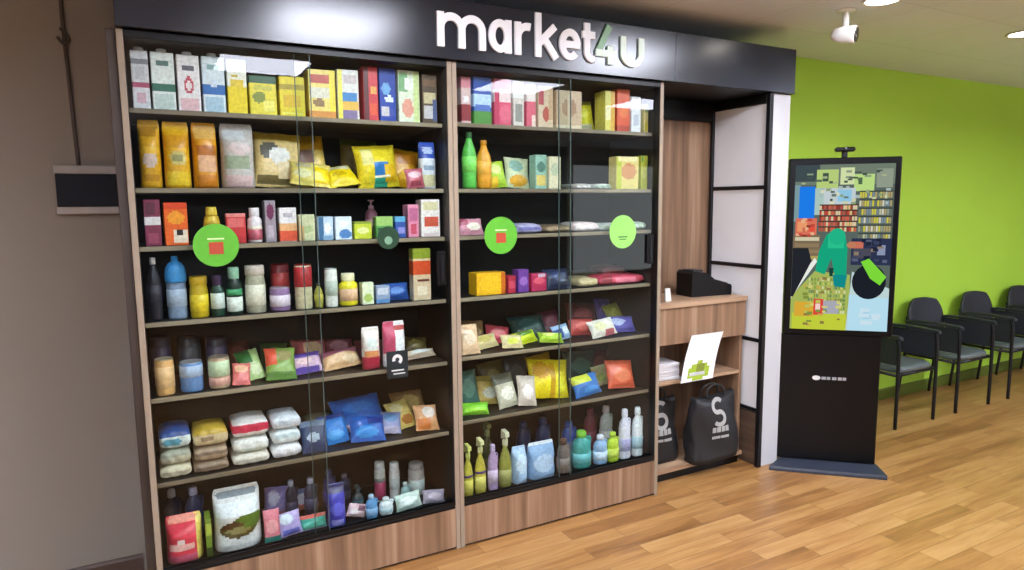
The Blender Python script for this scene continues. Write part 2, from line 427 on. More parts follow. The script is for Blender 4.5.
NTH = ['top', 'second', 'third', 'fourth', 'fifth', 'sixth', 'bottom']
def make_goods(rows):
    tally = {}; placed = {}
    def solid(verts, faces, mtx=None):
        return BVHTree.FromPolygons([mtx @ Vector(v) for v in verts] if mtx else [Vector(v) for v in verts], faces)
    def remember(key, o):
        for q in [o] + list(o.children):
            if q.type == 'MESH':
                mw = o.matrix_basis @ q.matrix_basis if q is not o else o.matrix_basis
                placed.setdefault(key, []).append(solid([v.co for v in q.data.vertices], [tuple(p.vertices) for p in q.data.polygons], mw))
    rows = sorted(rows, key=lambda r: (r[0] == 'packet', r[8] + (.055 if r[0] == 'packet' else 0)))
    for n, (kind, name, cat, desc, side, row, repeated, x, y, z, w, h, ex, base, patches) in enumerate(rows):
        where = "on %s cabinet's %s shelf" % (side, NTH[row])
        label = desc + ', ' + where
        group = name.replace('_', ' ') + ' row ' + where if repeated else None
        if kind == 'box':
            mb = MB(); d = ex.get('d', .10)
            carton_body(mb, w * .97, d, h, base, patches)
            o = mb.build(name, None, (x, y, z + .0006), (0, 0, math.radians(rnd.uniform(-2, 2))))
            tag(o, label, cat, group)
            fl = MB()          # glued top flap with its tuck edge
            fl.box(-w * .47, w * .47, .004, d * .5, h, h + .0012, pack(side_pick(1, base, patches)), .0004)
            fl.build('top_flap', o)
        elif kind == 'carton':
            o = thing(name, label, cat, (x, y, z + .0006), 0, group)
            d = .09; hb = h * .93
            b = MB(); carton_body(b, w * .97, d, hb, base, patches)
            b.build('body', o)
            c = MB(); c.lathe([(.017, 0), (.018, .002), (.017, h - hb - .002), (.015, h - hb), (.001, h - hb)], pack(ex['cap']), x=0, y=.03, z=hb)
            c.build('cap', o)
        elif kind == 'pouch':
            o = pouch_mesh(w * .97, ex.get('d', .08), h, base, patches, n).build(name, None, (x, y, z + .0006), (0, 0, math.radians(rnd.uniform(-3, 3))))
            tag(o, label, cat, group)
        elif kind == 'packet':
            a = math.radians(ex.get('a', 20)); r = math.radians(ex.get('r', 0)); t = ex.get('t', min(.055, w * .42))
            # visible height = length*cos(lean) + thickness*sin(lean)
            H = max(.05, (h - t * .6 * sin(a)) / max(.35, cos(a)))
            H = min(H, .34)
            w = max(w * .7, (w * 1.28 - .6 * H * abs(sin(r))) / cos(r))
            order = tally.get((side, row), 0); tally[(side, row)] = order + 1
            if y < .09 and order % 2 and row < 6: y += .055
            lo_, hi_ = (.014, 1.248) if side == 'left' else (1.303, 2.470)
            x = min(max(x, lo_ + w * .5 + max(0, -H * sin(r)) + .012), hi_ - w * .5 - max(0, H * sin(r)) - .012)
            mtx = Matrix.Rotation(-a, 4, 'X') @ Matrix.Rotation(r, 4, 'Y')
            y = max(y, .058 if row == 6 else .075); wk = w; yk = y
            for attempt in range(60):
                mb = pillow_mesh(wk, H, t, base, patches, n).xform(mtx)
                lo = min(p[2] for p in mb.v); hi = max(p[2] for p in mb.v); front = min(p[1] for p in mb.v)
                mb.v = [(p[0], p[1], lo + (p[2] - lo) * min(1.25, h / (hi - lo))) for p in mb.v]
                at = Matrix.Translation((x, yk - front, z - lo + .001))
                far_y = max(p[1] for p in mb.v) + yk - front
                tree = solid(mb.v, mb.f, at)
                if far_y < .442 and not any(tree.overlap(q) for q in placed.get((side, row), [])): break
                yk += .012
                if far_y > .442: wk *= .88; yk = y
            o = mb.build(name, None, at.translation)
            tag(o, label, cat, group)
        elif kind == 'flat':
            j = ex.get('j', 0)
            o = flat_mesh(w * (1 - .03 * (j % 2)), .17, max(h, .02) - .001, base, patches, n).build(name, None, (x, y + .004 * (j % 2), z + .0006), (0, 0, math.radians(rnd.uniform(-1.5, 1.5))))
            tag(o, label, cat, group)
        elif kind == 'bottle':
            R = w * .485
            parts = bottle_parts(ex.get('style', 'jug'), w * .97, h, base, patches, ex.get('cap', 'dddddd'))
            o = thing(name, label, cat, (x, y + R, z + .0006), 0, group)
            for pn, mb in parts:
                mb.build(pn, o)
        remember((side, row), o)
LAMP_C = 'ecf0ff'
LAMP_E = 20.0
LAMP_FILL_E = 42.0  # strength of the unseen lamps added as fill
GREIGE = '8d8377'
WIN_E = 2.2
SCREEN_STRENGTH = .74
EXPOSURE = 0.42
PANELS = [(.85, -2.4, 0, 'square ceiling light in the room facing the left cabinet'), (2.95, -2.4, 0, 'square ceiling light in the room facing the right cabinet'),
          (4.65, -2.7, 0, 'square ceiling light in the room facing the kiosk'), (6.3, -2.2, 1, 'added square hanging fill light in the room facing the visitor chairs'),
          (7.3, -4.6, 1, 'added square hanging fill light at the back of the room near the right wall'),  # hanging lights are added out of view to brighten goods and ceiling
          (1.02, -1.15, 2, 'square ceiling light close to the header over the left cabinet'), (3.0, -1.15, 2, 'square ceiling light close to the header over the right cabinet'),
          (-1.0, -3.4, 1, 'added square hanging fill light far left in the room, nearest the cabinets'), (-1.0, -4.9, 1, 'added square hanging fill light far left in the room, middle of its row'),
          (-1.0, -6.4, 1, 'added square hanging fill light far left at the back of the room'), (-2.6, -4.9, 1, 'added square hanging fill light nearest the left side wall')]
LAMP_NEAR_E = 40.0
GOODS = [
('carton', 'milk_carton', 'carton', 'white milk carton with thin magenta band, next to left post', 'left', 0, 1, 0.0555, 0.085, 2.015, 0.059, 0.228, {'cap': 'dcdcdc'}, 'dadade', [(0, 1, 0.78, 0.86, '8c8c92'), (0, 1, 0.36, 0.44, 'b0506e'), (0.2, 0.8, 0.5, 0.7, 'c4c4ca'), (0.25, 0.75, 0.12, 0.3, 'cfa8b8')]),
('carton', 'milk_carton', 'carton', 'white milk carton with dark green band', 'left', 0, 1, 0.1315, 0.085, 2.015, 0.081, 0.228, {'cap': 'f2f2f2'}, 'e4ebe8', [(0, 1, 0.34, 0.46, '2f6d5a'), (0.3, 0.7, 0.44, 0.56, 'e4ebe8'), (0.2, 0.8, 0.76, 0.84, '5c7a74'), (0.05, 0.95, 0.02, 0.3, 'c3d5cf')]),
('carton', 'milk_carton', 'carton', 'white milk carton with red oval', 'left', 0, 1, 0.2185, 0.085, 2.015, 0.081, 0.226, {'cap': 'f0f0f0'}, 'ece8e8', [(0.28, 0.72, 0.3, 0.62, 'c74a5c', 'e'), (0.36, 0.64, 0.38, 0.55, 'f0e0e0', 'e'), (0.25, 0.75, 0.74, 0.82, '5d5560'), (0.05, 0.95, 0.02, 0.22, 'e3b9bd')]),
('carton', 'milk_carton', 'carton', 'white milk carton with bright blue band', 'left', 0, 1, 0.3065, 0.085, 2.015, 0.083, 0.228, {'cap': 'dfe9ee'}, 'dbe8ee', [(0, 1, 0.34, 0.48, '2668b4'), (0.35, 0.65, 0.44, 0.6, 'cfdcec'), (0.2, 0.8, 0.76, 0.84, '7fa5a5'), (0.05, 0.95, 0.02, 0.3, 'a9c8da')]),
('box', 'cereal_box', 'box', 'white box with yellow lower half beside blue banded carton', 'left', 0, 1, 0.391, 0.085, 2.015, 0.074, 0.208, {}, 'f0efe2', [(0, 1, 0.02, 0.5, 'f2d40e'), (0.15, 0.85, 0.5, 0.62, 'e8c93a'), (0.2, 0.6, 0.66, 0.74, 'd6c04a')]),
('box', 'cereal_box', 'box', 'yellow box with dark green top', 'left', 0, 1, 0.4875, 0.085, 2.015, 0.107, 0.154, {}, 'e6d32a', [(0, 1, 0.82, 1, '2f5a3c'), (0.1, 0.6, 0.3, 0.6, '7f8a22', 'e'), (0.5, 0.95, 0.1, 0.35, 'f0e36a'), (0.15, 0.85, 0.62, 0.78, 'c8bf3f')]),
('box', 'cereal_box', 'box', 'plain yellow box with dim gold stripe', 'left', 0, 1, 0.601, 0.085, 2.015, 0.104, 0.159, {}, 'f1d61c', [(0, 1, 0.66, 0.8, 'b99c1e'), (0.15, 0.85, 0.25, 0.55, 'e6bb10'), (0.1, 0.9, 0.05, 0.12, 'fae862')]),
('box', 'cereal_box', 'box', 'beige and yellow box with red top panel', 'left', 0, 1, 0.723, 0.085, 2.015, 0.116, 0.197, {}, 'e7cf6a', [(0.05, 0.9, 0.72, 0.9, 'b8402c'), (0.1, 0.85, 0.42, 0.64, 'd8d3bd'), (0.15, 0.6, 0.22, 0.4, '8c6a3a', 'e'), (0, 1, 0.02, 0.16, 'd58a2c'), (0.8, 1, 0.16, 1, 'efd72a')]),
('box', 'cereal_box', 'box', 'white box with sky blue stripe and yellow edge', 'left', 0, 1, 0.833, 0.085, 2.015, 0.094, 0.206, {}, 'dcd9d0', [(0, 0.2, 0, 1, 'e8df4a'), (0.2, 0.95, 0.36, 0.56, '2f7fc0'), (0.2, 1, 0.2, 0.36, 'e0b23e'), (0.25, 0.9, 0.03, 0.18, '7a6690'), (0.3, 0.9, 0.7, 0.9, 'c5b6b4')]),
('box', 'cereal_box', 'box', 'narrow red box between white and blue boxes', 'left', 0, 1, 0.9315, 0.085, 2.015, 0.067, 0.228, {}, 'c8323a', [(0, 0.35, 0, 1, '5a1c22'), (0.5, 0.9, 0.5, 0.62, 'e0a04a'), (0.45, 0.95, 0.1, 0.3, 'd8542e')]),
('box', 'cereal_box', 'box', 'deep blue box with white spots', 'left', 0, 1, 1.0075, 0.085, 2.015, 0.077, 0.228, {}, '1e3f9e', [(0.1, 0.7, 0.5, 0.72, '6fa6d8', 'e'), (0.3, 0.9, 0.36, 0.48, 'dfe6ee', 'e'), (0.1, 0.6, 0.1, 0.28, 'c7c2c4'), (0.6, 0.9, 0.08, 0.22, '39499a')]),
('box', 'cereal_box', 'box', 'pale green and white box with pink picture', 'left', 0, 1, 1.1065, 0.085, 2.015, 0.103, 0.225, {}, 'dfe6cf', [(0, 0.4, 0.6, 0.95, '7fae7a'), (0.15, 0.7, 0.1, 0.45, 'dd9a86', 'e'), (0.75, 1, 0, 1, 'cfe09a'), (0.3, 0.7, 0.62, 0.85, 'f0f0e6')]),
('box', 'cereal_box', 'box', 'dark brown box with cream band by middle post', 'left', 0, 1, 1.2035, 0.085, 2.015, 0.073, 0.215, {}, '5a4a3a', [(0.1, 0.9, 0.4, 0.62, 'c9bd93'), (0.05, 0.7, 0.08, 0.36, 'c9c6c6'), (0.7, 1, 0.05, 0.5, '4a5a88'), (0.1, 0.9, 0.76, 0.9, '7a5a44')]),
('pouch', 'snack_bag', 'bag', 'golden snack bag with pinkish label, next to left post', 'left', 1, 1, 0.0685, 0.085, 1.722, 0.077, 0.258, {'d': 0.09}, 'cf9a1c', [(0.15, 0.85, 0.3, 0.5, 'd0b6a8', 'e'), (0, 1, 0.5, 0.62, 'e0ae2e'), (0.1, 0.8, 0.74, 0.9, 'a8761a'), (0.2, 0.9, 0.08, 0.2, 'b07a12')]),
('pouch', 'snack_bag', 'bag', 'golden snack bag with olive oval label', 'left', 1, 1, 0.162, 0.085, 1.722, 0.096, 0.255, {'d': 0.09}, 'd9a418', [(0.2, 0.85, 0.34, 0.56, 'c9b76a', 'e'), (0.3, 0.7, 0.4, 0.5, '8d8b5a', 'e'), (0, 1, 0.62, 0.82, 'c98c12'), (0.05, 0.95, 0.04, 0.26, 'e3c02c')]),
('pouch', 'snack_bag', 'bag', 'orange gold snack bag with tan label', 'left', 1, 1, 0.2635, 0.085, 1.722, 0.093, 0.256, {'d': 0.09}, 'cf8d14', [(0.2, 0.9, 0.26, 0.5, 'dba880'), (0.15, 0.9, 0.5, 0.66, 'b0640f'), (0.1, 0.9, 0.76, 0.94, 'dcab5a'), (0.1, 0.9, 0.02, 0.2, 'c2761a')]),
('pouch', 'flour_bag', 'bag', 'tall greyish white bag with faint print', 'left', 1, 0, 0.3825, 0.085, 1.722, 0.131, 0.258, {'d': 0.1}, 'b7b0aa', [(0.1, 0.8, 0.3, 0.5, '8f9a7f'), (0.2, 0.9, 0.52, 0.7, 'c9b3ae', 'e'), (0.1, 0.7, 0.74, 0.92, 'c7c9c9'), (0.1, 0.9, 0.02, 0.2, 'c8aaa6')]),
('packet', 'pasta_bag', 'bag', 'beige pasta bag with gold top edge', 'left', 1, 1, 0.5405, 0.15, 1.722, 0.161, 0.24, {'a': 14, 'r': 3}, 'd6b878', [(0, 1, 0.84, 1, 'a8842c'), (0.1, 0.5, 0.5, 0.8, '5c584f', 'e'), (0.3, 0.75, 0.42, 0.72, 'd8d4cd', 'e'), (0.05, 0.9, 0.06, 0.2, '6a5a30'), (0.5, 0.98, 0.15, 0.45, 'e6cfa2')]),
('packet', 'pasta_bag', 'bag', 'cream pasta bag with golden brown top, leaning behind', 'left', 1, 1, 0.708, 0.23, 1.722, 0.126, 0.242, {'a': 16, 'r': -4}, 'd9b95c', [(0, 1, 0.7, 1, 'c48b14'), (0.1, 0.6, 0.45, 0.68, '7a4a3a'), (0.2, 0.9, 0.1, 0.4, 'ead8a6', 'e')]),
('packet', 'pasta_bag', 'bag', 'cream and bright yellow low bag in front', 'left', 1, 1, 0.6575, 0.075, 1.722, 0.139, 0.118, {'a': 35, 'r': 8}, 'e8d06a', [(0.55, 1, 0.1, 0.7, 'f0ce10'), (0.05, 0.5, 0.2, 0.6, 'efe0a8', 'e'), (0.1, 0.5, 0.65, 0.9, 'c6b28c')]),
('packet', 'pasta_bag', 'bag', 'yellow bag slumped flat before the brown bag', 'left', 1, 1, 0.8275, 0.08, 1.722, 0.131, 0.11, {'a': 52, 'r': -14}, 'e9cb12', [(0.1, 0.9, 0.62, 0.95, 'd8cfae'), (0.2, 0.7, 0.3, 0.5, 'c9a80c', 'e')]),
('packet', 'coffee_bag', 'bag', 'dim olive brown bag standing at the back', 'left', 1, 0, 0.929, 0.3, 1.722, 0.146, 0.239, {'a': 10, 'r': 4}, '6e5826', [(0.2, 0.8, 0.5, 0.8, '8a7234', 'e'), (0, 1, 0.85, 1, '4e5020'), (0.3, 0.9, 0.2, 0.4, '9a8450')]),
('packet', 'rice_bag', 'bag', 'plump yellow bag with blue square label', 'left', 1, 1, 0.989, 0.085, 1.722, 0.16, 0.204, {'a': 12, 'r': -4, 't': 0.09}, 'ecd22c', [(0.36, 0.72, 0.26, 0.56, '2f76b8'), (0.4, 0.68, 0.02, 0.18, '2f9a7a'), (0.1, 0.4, 0.5, 0.9, 'e9dc8a'), (0.6, 0.95, 0.1, 0.5, 'e0b21c'), (0.38, 0.72, 0.18, 0.26, 'f0e8c0')]),
('packet', 'rice_bag', 'bag', 'amber bag leaning behind the yellow one', 'left', 1, 1, 1.129, 0.24, 1.722, 0.118, 0.194, {'a': 10, 'r': 8}, 'd79a18', [(0.1, 0.9, 0.6, 0.9, 'b06e14'), (0.2, 0.8, 0.2, 0.5, 'e6b43a', 'e')]),
('packet', 'snack_bag', 'bag', 'small dusky pink packet', 'left', 1, 1, 1.13, 0.08, 1.722, 0.072, 0.093, {'a': 12, 'r': -4}, 'b8606c', [(0.1, 0.9, 0.5, 0.85, 'cfa6aa', 'e'), (0.2, 0.8, 0.1, 0.35, '8e3b46')]),
('pouch', 'sugar_bag', 'bag', 'white bag with royal blue top', 'left', 1, 0, 1.205, 0.11, 1.722, 0.082, 0.214, {'d': 0.07}, 'd8dde2', [(0, 1, 0.66, 1, '2b4aa4'), (0.2, 0.8, 0.74, 0.9, 'b9c6e4', 'e'), (0.1, 0.9, 0.05, 0.3, 'cfc89a'), (0.2, 0.8, 0.4, 0.5, '8fa2b8')]),
('box', 'tea_box', 'box', 'maroon box with white band', 'left', 2, 1, 0.0615, 0.085, 1.502, 0.057, 0.176, {}, '7c2b46', [(0, 1, 0.46, 0.64, 'dfd8d8'), (0.1, 0.7, 0.68, 0.94, '5a1c34'), (0.15, 0.85, 0.08, 0.3, '96405a')]),
('box', 'tea_box', 'box', 'vivid orange box with white corner patch', 'left', 2, 1, 0.142, 0.085, 1.502, 0.084, 0.164, {}, 'e2601c', [(0.1, 0.9, 0.5, 0.8, 'f09a2a', 'e'), (0.35, 1, 0.06, 0.36, 'e6d6c0'), (0.5, 0.8, 0.24, 0.36, '2b2320'), (0, 1, 0.86, 1, 'd0421c')]),
('bottle', 'sauce_bottle', 'bottle', 'mustard yellow bottle behind the round green sticker', 'left', 2, 0, 0.271, 0.085, 1.502, 0.062, 0.147, {'style': 'squeeze', 'cap': 'd8b83a'}, 'c8a52c', [(0, 1, 0.55, 0.8, 'b08d1e')]),
('box', 'tea_box', 'box', 'plain red box', 'left', 2, 1, 0.3575, 0.085, 1.502, 0.075, 0.119, {'d': 0.06}, 'c8383a', [(0.1, 0.9, 0.55, 0.85, 'dd6a66'), (0, 1, 0.9, 1, 'e08a86')]),
('bottle', 'creamer_jar', 'jar', 'white jar with rose label', 'left', 2, 0, 0.432, 0.085, 1.502, 0.058, 0.142, {'style': 'jar2', 'cap': 'e6e0e2'}, 'dfd6d6', [(0, 1, 0.1, 0.5, 'b95c6a'), (0, 1, 0.5, 0.62, 'e8dcc8')]),
('box', 'tea_box', 'box', 'narrow grey box with plum oval', 'left', 2, 1, 0.491, 0.085, 1.502, 0.044, 0.17, {'d': 0.06}, '9a8f98', [(0.1, 0.9, 0.55, 0.92, '6e2a4c', 'e'), (0.2, 0.8, 0.1, 0.4, 'b8a8b4')]),
('box', 'tea_box', 'box', 'white box with orange red bottom', 'left', 2, 1, 0.56, 0.085, 1.502, 0.072, 0.14, {'d': 0.06}, 'e8e2e2', [(0, 1, 0.02, 0.32, 'd8573a'), (0, 1, 0.32, 0.56, 'e6b07c'), (0.2, 0.8, 0.7, 0.86, 'b8b0b6')]),
('box', 'tea_box', 'box', 'cream yellow box', 'left', 2, 1, 0.637, 0.085, 1.502, 0.066, 0.11, {'d': 0.06}, 'e6e0b6', [(0.1, 0.9, 0.3, 0.6, 'c8d09a', 'e'), (0, 0.3, 0, 0.6, 'e0b27a')]),
('box', 'tea_box', 'box', 'pale blue box with navy left edge', 'left', 2, 1, 0.714, 0.085, 1.502, 0.064, 0.1, {'d': 0.06}, 'c3d6ea', [(0, 0.35, 0, 1, '3f6c94'), (0.4, 0.9, 0.3, 0.75, 'f0f4f8', 'e'), (0.3, 1, 0.02, 0.2, '7fa2c4')]),
('box', 'tea_box', 'box', 'white box with blue lower corner', 'left', 2, 1, 0.791, 0.085, 1.502, 0.074, 0.099, {'d': 0.06}, 'dbe4ee', [(0.2, 1, 0.05, 0.45, '4f7fb6', 'e'), (0.2, 0.8, 0.55, 0.85, 'f2f5f8', 'e')]),
('box', 'tea_box', 'box', 'lime yellow small box', 'left', 2, 1, 0.877, 0.085, 1.502, 0.08, 0.076, {'d': 0.06}, 'c6cf3a', [(0.15, 0.85, 0.3, 0.7, 'e0e29a', 'e'), (0, 1, 0.9, 1, '8da038')]),
('bottle', 'cream_bottle', 'bottle', 'small pink bottle standing at the back', 'left', 2, 0, 0.9585, 0.2, 1.502, 0.057, 0.172, {'style': 'pump', 'cap': 'd9a0ae'}, 'a86a7a', [(0, 1, 0.2, 0.6, 'c490a0')]),
('box', 'tea_box', 'box', 'mid green box near the dark sticker', 'left', 2, 1, 0.9745, 0.085, 1.502, 0.079, 0.096, {'d': 0.06}, '5fa04c', [(0, 1, 0.6, 1, '9cc06a'), (0.1, 0.8, 0.1, 0.5, '2f5a3e')]),
('box', 'tea_box', 'box', 'narrow blue box beside pink box', 'left', 2, 1, 1.049, 0.085, 1.502, 0.052, 0.095, {'d': 0.06}, '34549e', [(0, 1, 0.75, 1, '5fa0c4'), (0.2, 0.9, 0.2, 0.5, '8a86c0')]),
('box', 'tea_box', 'box', 'tall pink box', 'left', 2, 1, 1.1115, 0.085, 1.502, 0.053, 0.148, {'d': 0.07}, 'd88aa0', [(0.1, 0.9, 0.5, 0.9, 'b86488'), (0.2, 0.8, 0.1, 0.4, 'c0485e')]),
('box', 'tea_box', 'box', 'white box with red rectangle by middle post', 'left', 2, 1, 1.195, 0.085, 1.502, 0.094, 0.17, {'d': 0.07}, 'ece6e0', [(0.15, 0.9, 0.3, 0.56, 'cf5a44'), (0.1, 0.9, 0.74, 0.92, 'ddd6a8'), (0.1, 0.9, 0.02, 0.12, 'd9c4c0')]),
('bottle', 'drink_bottle', 'bottle', 'black bottle with grey cap next to left post', 'left', 3, 0, 0.0515, 0.085, 1.21, 0.051, 0.247, {'style': 'soda', 'cap': 'b8b4b2'}, '1c1a22', [(0, 1, 0.2, 0.6, '2a2834')]),
('bottle', 'softener_bottle', 'bottle', 'grey blue bottle with big sky blue dome cap', 'left', 3, 0, 0.128, 0.085, 1.21, 0.08, 0.248, {'style': 'dome', 'cap': '3a8fd0'}, '7f93ac', [(0, 1, 0.25, 0.6, '9fb0c4')]),
('bottle', 'mustard_jar', 'jar', 'yellow jar with yellow lid', 'left', 3, 1, 0.2075, 0.085, 1.21, 0.069, 0.165, {'style': 'jar', 'cap': 'd6b41e'}, 'c9ad1e', [(0, 1, 0.2, 0.7, 'e2c828')]),
('bottle', 'olive_jar', 'jar', 'dark green jar with white label and purple lid', 'left', 3, 1, 0.275, 0.085, 1.21, 0.052, 0.165, {'style': 'jar2', 'cap': '3a2748'}, '1d4030', [(0, 1, 0.25, 0.75, 'c9d6cc')]),
('bottle', 'olive_jar', 'jar', 'black jar with mint band and white label', 'left', 3, 1, 0.3395, 0.085, 1.21, 0.061, 0.194, {'style': 'jar2', 'cap': '8fb89a'}, '16281e', [(0, 1, 0.1, 0.5, 'dfe8dc'), (0, 1, 0.55, 0.72, '3f9a62')]),
('bottle', 'mayonnaise_jar', 'jar', 'cream coloured glass jar with beige lid', 'left', 3, 0, 0.4225, 0.085, 1.21, 0.081, 0.197, {'style': 'jar', 'cap': 'c8bcae'}, 'a8a48c', [(0, 1, 0.2, 0.75, 'd9d6c0')]),
('bottle', 'tin_can', 'can', 'short purple and white can', 'left', 3, 1, 0.519, 0.085, 1.21, 0.084, 0.1, {'style': 'can', 'cap': 'b8a8b6'}, '8a6a94', [(0, 1, 0.2, 0.7, 'd8ccd6')]),
('bottle', 'tin_can', 'can', 'dark red can behind purple can', 'left', 3, 1, 0.541, 0.2, 1.21, 0.08, 0.191, {'style': 'can', 'cap': '7a2a2c'}, '8e2f33', [(0, 1, 0.4, 0.8, 'b8433f')]),
('bottle', 'tin_can', 'can', 'cream can with red upper half', 'left', 3, 1, 0.617, 0.085, 1.21, 0.074, 0.192, {'style': 'can', 'cap': 'c23a3c'}, 'd8cba6', [(0, 1, 0.5, 0.96, 'b83236')]),
('bottle', 'sauce_bottle', 'bottle', 'tiny olive bottle beside red topped can', 'left', 3, 0, 0.676, 0.085, 1.21, 0.038, 0.107, {'style': 'soda', 'cap': '3a3a20'}, '9a9438', [(0, 1, 0.2, 0.6, 'b8b048')]),
('bottle', 'tin_can', 'can', 'tall white can', 'left', 3, 1, 0.733, 0.085, 1.21, 0.056, 0.168, {'style': 'can', 'cap': 'd6d8d2'}, 'd8dcd2', [(0, 1, 0.3, 0.7, 'b4c0b0')]),
('bottle', 'mustard_jar', 'jar', 'bright yellow jar with pale cap', 'left', 3, 1, 0.811, 0.085, 1.21, 0.084, 0.142, {'style': 'jar2', 'cap': 'e8e2b8'}, 'e2d428', [(0, 1, 0.2, 0.7, 'd9b08a')]),
('box', 'seasoning_box', 'box', 'pale green white small box', 'left', 3, 1, 0.889, 0.085, 1.21, 0.054, 0.097, {'d': 0.05}, 'dde6c4', [(0.1, 0.9, 0.1, 0.5, 'a9c060', 'e')]),
('box', 'seasoning_box', 'box', 'blue grey small box', 'left', 3, 1, 0.9575, 0.085, 1.21, 0.065, 0.079, {'d': 0.05}, '8f9fb8', [(0.1, 0.9, 0.5, 0.9, 'c6ccd6'), (0, 1, 0.0, 0.25, '5a86b4')]),
('packet', 'seasoning_packet', 'packet', 'cobalt blue packet', 'left', 3, 0, 1.0425, 0.085, 1.21, 0.095, 0.078, {'a': 20, 'r': 0}, '2f55a0', [(0.2, 0.8, 0.3, 0.7, '5a86c8', 'e')]),
('box', 'cracker_box', 'box', 'tall beige box with orange and green top', 'left', 3, 0, 1.146, 0.085, 1.21, 0.088, 0.238, {'d': 0.06}, 'd9c4a0', [(0, 1, 0.8, 1, '8a9a2a'), (0, 1, 0.5, 0.78, 'cf4f28'), (0.2, 0.9, 0.36, 0.42, '6a2a20'), (0.2, 0.8, 0.08, 0.26, 'e8dcc2')]),
('bottle', 'tin_can', 'can', 'peach orange can next to left post', 'left', 4, 1, 0.066, 0.085, 0.912, 0.07, 0.145, {'style': 'can', 'cap': 'c9b89a'}, 'dba868', [(0, 1, 0.2, 0.8, 'e6bc84')]),
('bottle', 'tin_can', 'can', 'blue and silver can', 'left', 4, 1, 0.1615, 0.085, 0.912, 0.087, 0.121, {'style': 'can', 'cap': 'b8bcc4'}, '5f86b8', [(0, 1, 0.5, 0.9, 'a8bcd4')]),
('bottle', 'tin_can', 'can', 'tan can with pale green label', 'left', 4, 1, 0.265, 0.085, 0.912, 0.082, 0.129, {'style': 'can', 'cap': 'a89a8c'}, 'b8a080', [(0, 1, 0.4, 0.9, 'c4d8b0'), (0, 1, 0.1, 0.36, 'd8a494')]),
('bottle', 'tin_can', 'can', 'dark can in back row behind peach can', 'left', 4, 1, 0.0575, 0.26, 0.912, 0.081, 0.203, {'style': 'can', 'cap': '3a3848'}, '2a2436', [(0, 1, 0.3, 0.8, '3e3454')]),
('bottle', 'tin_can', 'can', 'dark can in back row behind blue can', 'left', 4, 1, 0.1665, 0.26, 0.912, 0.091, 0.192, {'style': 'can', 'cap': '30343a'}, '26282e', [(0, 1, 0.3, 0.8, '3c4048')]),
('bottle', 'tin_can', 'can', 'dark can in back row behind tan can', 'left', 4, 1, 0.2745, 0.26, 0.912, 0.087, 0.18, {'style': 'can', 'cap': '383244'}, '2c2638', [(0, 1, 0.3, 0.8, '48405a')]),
('packet', 'snack_packet', 'packet', 'small coral packet', 'left', 4, 1, 0.3435, 0.085, 0.912, 0.061, 0.086, {'a': 40, 'r': 6}, 'd8706a', [(0.1, 0.9, 0.5, 0.9, 'e6b08e', 'e')]),
('packet', 'snack_packet', 'packet', 'pale green packet with dark green corner', 'left', 4, 1, 0.407, 0.085, 0.912, 0.086, 0.121, {'a': 45, 'r': -10}, 'b9d48a', [(0, 0.6, 0.5, 1, '2f6a32'), (0.4, 0.9, 0.1, 0.5, 'dce8b4', 'e')]),
('packet', 'snack_packet', 'packet', 'olive green packet with red corner', 'left', 4, 1, 0.5035, 0.085, 0.912, 0.105, 0.127, {'a': 42, 'r': 4}, '7fa048', [(0, 0.35, 0.4, 1, 'd8563e'), (0.4, 0.9, 0.5, 0.9, '9a8f5c', 'e'), (0, 1, 0, 0.2, '4f7a2c')]),
('packet', 'biscuit_packet', 'packet', 'lilac packet with purple edges', 'left', 4, 1, 0.623, 0.085, 0.912, 0.118, 0.087, {'a': 45, 'r': -4}, 'd9b0c8', [(0, 1, 0.65, 1, '5a4090'), (0.1, 0.9, 0.0, 0.2, '6a50a8'), (0.2, 0.7, 0.3, 0.6, 'eec8c8', 'e')]),
('packet', 'biscuit_packet', 'packet', 'brick red packet in back row', 'left', 4, 1, 0.6525, 0.2, 0.912, 0.131, 0.12, {'a': 58, 'r': 6}, 'b05a5a', [(0.3, 0.9, 0.3, 0.8, 'd8b08a', 'e')]),
('packet', 'biscuit_packet', 'packet', 'tan packet with dull wine top', 'left', 4, 1, 0.786, 0.085, 0.912, 0.146, 0.086, {'a': 50, 'r': -6}, 'd2a878', [(0, 1, 0.6, 1, '8e5060'), (0.5, 0.95, 0.1, 0.5, 'e2c49a', 'e')]),
('packet', 'biscuit_packet', 'packet', 'wine coloured packet in back row', 'left', 4, 1, 0.7985, 0.21, 0.912, 0.119, 0.107, {'a': 55, 'r': 4}, '7a3d42', [(0.2, 0.8, 0.3, 0.8, 'a8767a', 'e')]),
('pouch', 'popcorn_pouch', 'bag', 'white pouch with crimson bottom', 'left', 4, 1, 0.8985, 0.085, 0.912, 0.083, 0.191, {'d': 0.06}, 'e6dcd2', [(0, 1, 0, 0.3, 'a8283e'), (0.1, 0.9, 0.3, 0.45, 'd8905a'), (0.2, 0.8, 0.5, 0.75, 'd8e0d8', 'e')]),
('pouch', 'popcorn_pouch', 'bag', 'white pouch with pink left half', 'left', 4, 1, 1.0095, 0.085, 0.912, 0.109, 0.208, {'d': 0.06}, 'e4e0e0', [(0, 0.45, 0.3, 1, 'c04a66'), (0.45, 1, 0.8, 0.9, 'b0403a'), (0.5, 0.9, 0.35, 0.7, 'eef0ee', 'e'), (0.1, 0.9, 0, 0.25, '9a8a84')]),
('packet', 'snack_packet', 'packet', 'cream packet by middle post', 'left', 4, 1, 1.166, 0.085, 0.912, 0.15, 0.051, {'a': 50, 'r': -4}, 'cdb9a0', [(0.3, 0.9, 0.3, 0.8, 'd8dcd8', 'e'), (0, 0.4, 0.6, 1, 'e2c8a0')]),
